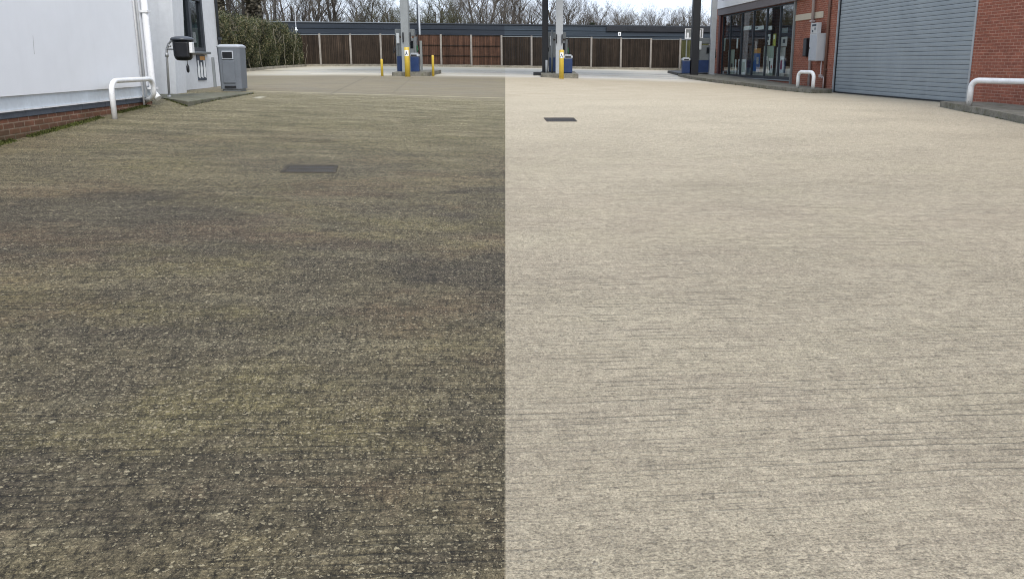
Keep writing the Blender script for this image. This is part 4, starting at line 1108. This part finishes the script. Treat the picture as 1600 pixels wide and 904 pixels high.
m = MB(); kk = [Vector((hx(D)-.02, D, 0)) for D in span(25, 45.8, 26)]
strip(m, kk, [p-Vector((.16, 0, 0)) for p in kk], lambda x, y: gz(x, y)-.1, lambda x, y: gz(x, y)+.13)
bmesh.ops.remove_doubles(m.bm, verts=m.bm.verts[:], dist=.0005); tag(m.build('hedge_kerb', M['kerb_pale']), kind='structure')

# ================================================================== trees
def make_tree(seed, H, spread=.5, trunk_r=.16, first=.25, fork=2, ivy=0, levels=4, twigmat='twig', bark='bark', dens=1.0, lean=0, col_shape=False):
    rnd = random.Random(seed)
    t = empty('bare_tree')
    mt, mtw = MB(), MB()
    def grow(p, dr_, L, r, lev):
        n = 5 if lev < 2 else 4
        pts = [p]; rr = [r]; d_ = dr_.copy(); q = p.copy()
        for i in range(n):
            d_ = (d_+Vector((rnd.gauss(0, .13), rnd.gauss(0, .13), rnd.gauss(.05, .07)))*(1 if lev else .45)).normalized()
            q = q+d_*L/n; pts.append(q.copy()); rr.append(r*(1-.62*(i+1)/n) if lev else r*(1-.5*(i+1)/n))
        tgt = mt if lev <= 1 else mtw
        tgt.tube(pts, rr, 8 if lev == 0 else (5 if lev == 1 else 3), cap=False)
        if lev >= levels: return
        nb = int({0: 8, 1: 6, 2: 4, 3: 3}.get(lev, 4)*dens)
        for k in range(nb):
            f = rnd.uniform(first if lev == 0 else .15, 1.0)
            idx = f*n; i0 = min(int(idx), n-1); bp_ = pts[i0].lerp(pts[i0+1], idx-i0)
            ang = rnd.uniform(0, 6.283); tilt = rnd.uniform(.35, .85)*(spread+.5)
            ax = d_.orthogonal().normalized(); ax.rotate(Matrix.Rotation(ang, 3, dr_.normalized()))
            nd = (dr_.normalized()*math.cos(tilt)+ax*math.sin(tilt)); nd.z += .18; nd.normalize()
            br = rr[i0]*(.62 if lev else .55)*rnd.uniform(.7, 1)
            grow(bp_, nd, L*rnd.uniform(.42, .68)*(1.15-f*.45), max(br, .006), lev+1)
    p0 = Vector((0, 0, -.3))
    for k in range(fork):
        dd = Vector((rnd.uniform(-.22, .22)*(fork > 1)+lean, rnd.uniform(-.2, .2)*(fork > 1), 1)).normalized()
        grow(p0, dd, H*.72*rnd.uniform(.85, 1.05), trunk_r*(1 if k == 0 else .75), 0)
    mt.build('trunk', M[bark], t)
    mtw.build('crown', M[twigmat], t)
    if ivy:
        bm = bmesh.new()
        for i in range(ivy):
            h_ = H*(.05+.60*rnd.random()); rad = (.34 if not col_shape else .85*(1-h_/(H*.72)))*rnd.random()**.4+.1
            a_ = rnd.uniform(0, 6.283); rad *= (1+.35*mnoise.noise(Vector((math.cos(a_)*1.5, math.sin(a_)*1.5, h_*1.2+seed))))
            p = Vector((math.cos(a_)*rad+lean*h_, math.sin(a_)*rad, h_)); s = rnd.uniform(.05, .11)
            q = Matrix.Rotation(rnd.uniform(0, 6.28), 3, 'Z') @ Matrix.Rotation(rnd.uniform(-1.4, 1.4), 3, 'X')
            bm.faces.new([bm.verts.new(p+q @ Vector(v)) for v in ((-s, 0, -s), (s, 0, -s), (s*.8, 0, s), (-s*.8, 0, s))])
        me = bpy.data.meshes.new('ivy'); bm.to_mesh(me); bm.free(); me.materials.append(M['ivy'])
        o = bpy.data.objects.new('ivy', me); col.objects.link(o); o.parent = t
        if not col_shape: me.materials[0] = M['dry_ivy']
    return t
protos = {
 'a': make_tree(1, 11, .55, .20, .22, 2),
 'b': make_tree(2, 10, .7, .17, .2, 3),
 'c': make_tree(3, 8, .45, .10, .15, 3, twigmat='twig', bark='bark_pale'),
 'd': make_tree(4, 8.5, .6, .12, .18, 3, bark='bark_pale'),
 'e': make_tree(5, 9, .8, .15, .12, 4, twigmat='twig_olive'),
 'v': make_tree(6, 12, .5, .34, .3, 1, ivy=5200, bark='bark'),
 'g': make_tree(7, 7.5, .5, .13, .3, 2, ivy=4200, col_shape=True),
 's': make_tree(8, 6.2, .9, .07, .08, 5, twigmat='twig_olive', bark='bark_pale'),
}
used = set()
kinds = {'a': 'tall bare tree', 'b': 'bare spreading tree', 'c': 'slender pale bare tree', 'd': 'pale bare tree', 'e': 'olive twigged bare tree', 'v': 'thick ivy clad trunk of a bare tree', 'g': 'bare tree wrapped in dark green ivy', 's': 'low olive bushy tree'}
def refpos(px):
    for lim, s in ((375, 'above the near end of the hedge'), (430, 'above the middle of the hedge'), (490, 'above the far end of the hedge'), (560, 'beyond the pale edged roof left of the left slim post'),
                   (612, 'beyond the roof just left of the left pump island'), (665, 'behind the left grey column and pole'), (720, 'beyond the roof above the first brown fence panels'),
                   (790, 'beyond the roof left of the wash line'), (845, 'beyond the roof left of the left black column'), (885, 'behind the middle grey column'),
                   (935, 'beyond the roof right of the middle grey column'), (985, 'beyond the roof above the small white wall sign'), (1035, 'beyond the roof right of the small white wall sign'),
                   (1075, 'beyond the roof left of the right black column'), (1400, 'beyond the roof between the right black column and shop')):
        if px < lim: return s
trees = [  # px, D, kind, scale
 (346, 49, 'v', .95), (402, 52, 'v', 1.15), (372, 58, 'b', 1.0), (330, 55, 'a', 1.0), (420, 60, 'd', 1.05), (362, 66, 'e', 1.1), (440, 66, 'a', 1.0), (395, 70, 'e', 1.0),
 (458, 78, 'b', 1.05), (482, 80, 'a', 1.0), (506, 77, 'b', 1.0), (535, 79, 'a', 1.05), (556, 77, 'd', 1.15), (578, 80, 'b', .95), (600, 77, 'e', .85),
 (618, 80, 'e', .95), (642, 77, 's', 1.25), (660, 80, 'e', .9), (684, 77, 'e', 1.0), (702, 76, 's', 1.2), (717, 80, 'd', 1.1), (732, 77, 'c', 1.2), (752, 80, 'a', 1.0),
 (768, 77, 'c', 1.25), (784, 80, 'a', .95), (800, 77, 'c', 1.15), (818, 80, 'a', .9), (836, 77, 'd', 1.0), (858, 79, 'd', .95), (880, 77, 'a', .8), (896, 80, 'c', 1.1),
 (910, 77, 'c', 1.0), (925, 76, 'g', .92), (940, 80, 'd', .95), (955, 77, 'c', .9), (968, 80, 'd', .82), (982, 77, 'c', .84), (996, 80, 'd', .80), (1010, 77, 'c', .86),
 (1024, 80, 'd', .84), (1043, 76, 'g', .88), (1052, 80, 'd', .85), (1068, 77, 'd', .86), (1085, 79, 'c', .85), (1100, 77, 'd', .74), (1116, 80, 'd', .78), (1134, 78, 'b', .62),
 (470, 84, 's', 1.3), (525, 84, 's', 1.3), (570, 85, 's', 1.3), (630, 84, 's', 1.3), (745, 84, 's', 1.1), (790, 84, 's', 1.05), (845, 84, 's', 1.0), (905, 84, 's', .95), (975, 84, 's', .92), (1030, 84, 's', .92), (1090, 84, 's', .9)]
rnd = random.Random(5)
cnt = {}
for px, D, kd, sc_ in trees:
    src = protos[kd]
    o = src if kd not in used else copy_tree(src); used.add(kd)
    x = atD(px, 90, D).x
    o.location = (x, D, 1.1); o.rotation_euler = (0, 0, rnd.uniform(0, 6.28)); o.scale = (sc_, sc_, sc_*.93)
    dist = 'nearer' if D < 79 else ('farther' if D < 82 else 'small background')
    lab = f'{kinds[kd]} {refpos(px)}'
    cnt.setdefault(lab, []).append(o)
    tag(o, lab, 'tree', 'bare winter trees beyond the warehouse roof')
for lab, os_ in cnt.items():
    if len(os_) > 1:
        os_.sort(key=lambda o: o.location.x/o.location.y)
        words = ['leftmost', 'next', 'third', 'fourth', 'fifth']
        for k, o in enumerate(os_):
            o['label'] = f"{lab}, {words[k] if k < len(os_)-1 else 'rightmost'} of {len(os_)}"

# moss along the foot of the white building
bm = bmesh.new(); rnd = random.Random(9)
for i in range(6500):
    s_ = rnd.uniform(6.2, 13.4); x_ = abs(rnd.gauss(0, .05))
    if mnoise.noise(Vector((s_*1.3, 0, 0))) < -.15: continue
    p = LW(x_+.005, s_, 0); p.z = gz(p.x, p.y)+rnd.random()*.035*(1-min(1, x_/.1)); s = rnd.uniform(.006, .018)
    q = Matrix.Rotation(rnd.uniform(0, 6.28), 3, 'Z') @ Matrix.Rotation(rnd.uniform(-1.2, 1.2), 3, 'X')
    bm.faces.new([bm.verts.new(p+q @ Vector(v)) for v in ((-s, 0, -s), (s, 0, -s), (0, 0, s))])
segs = [(step_a, step_b, 260), (step_b, far_r, 420)] + [(fp[k], fp[k+1], 70) for k in range(2, 8)] + [(kf[k], kf[k+1], 90) for k in range(1, 3)]  # tufts added along step and kerbs to darken where they meet the ground
for A_, B_, n_ in segs:
    for i in range(n_):
        t_ = rnd.random()
        if mnoise.noise(Vector((A_.x+t_*4, A_.y*3+t_*5, 0))) < -.05: continue
        p = Vector((A_.x, A_.y, 0)).lerp(Vector((B_.x, B_.y, 0)), t_)+Vector((rnd.gauss(0, .012)-.008, rnd.gauss(0, .012)-.008, 0)); p.z = gz(p.x, p.y)+rnd.random()*.02; s = rnd.uniform(.006, .018)
        q = Matrix.Rotation(rnd.uniform(0, 6.28), 3, 'Z') @ Matrix.Rotation(rnd.uniform(-1.2, 1.2), 3, 'X')
        bm.faces.new([bm.verts.new(p+q @ Vector(v)) for v in ((-s, 0, -s), (s, 0, -s), (0, 0, s))])
me = bpy.data.meshes.new('moss'); bm.to_mesh(me); bm.free(); me.materials.append(M['moss'])
o = bpy.data.objects.new('moss', me); col.objects.link(o)
tag(o, 'strips of green moss along the foot of the brick plinth, with tufts added for contact shade at the kerbs', 'moss', kind='stuff')
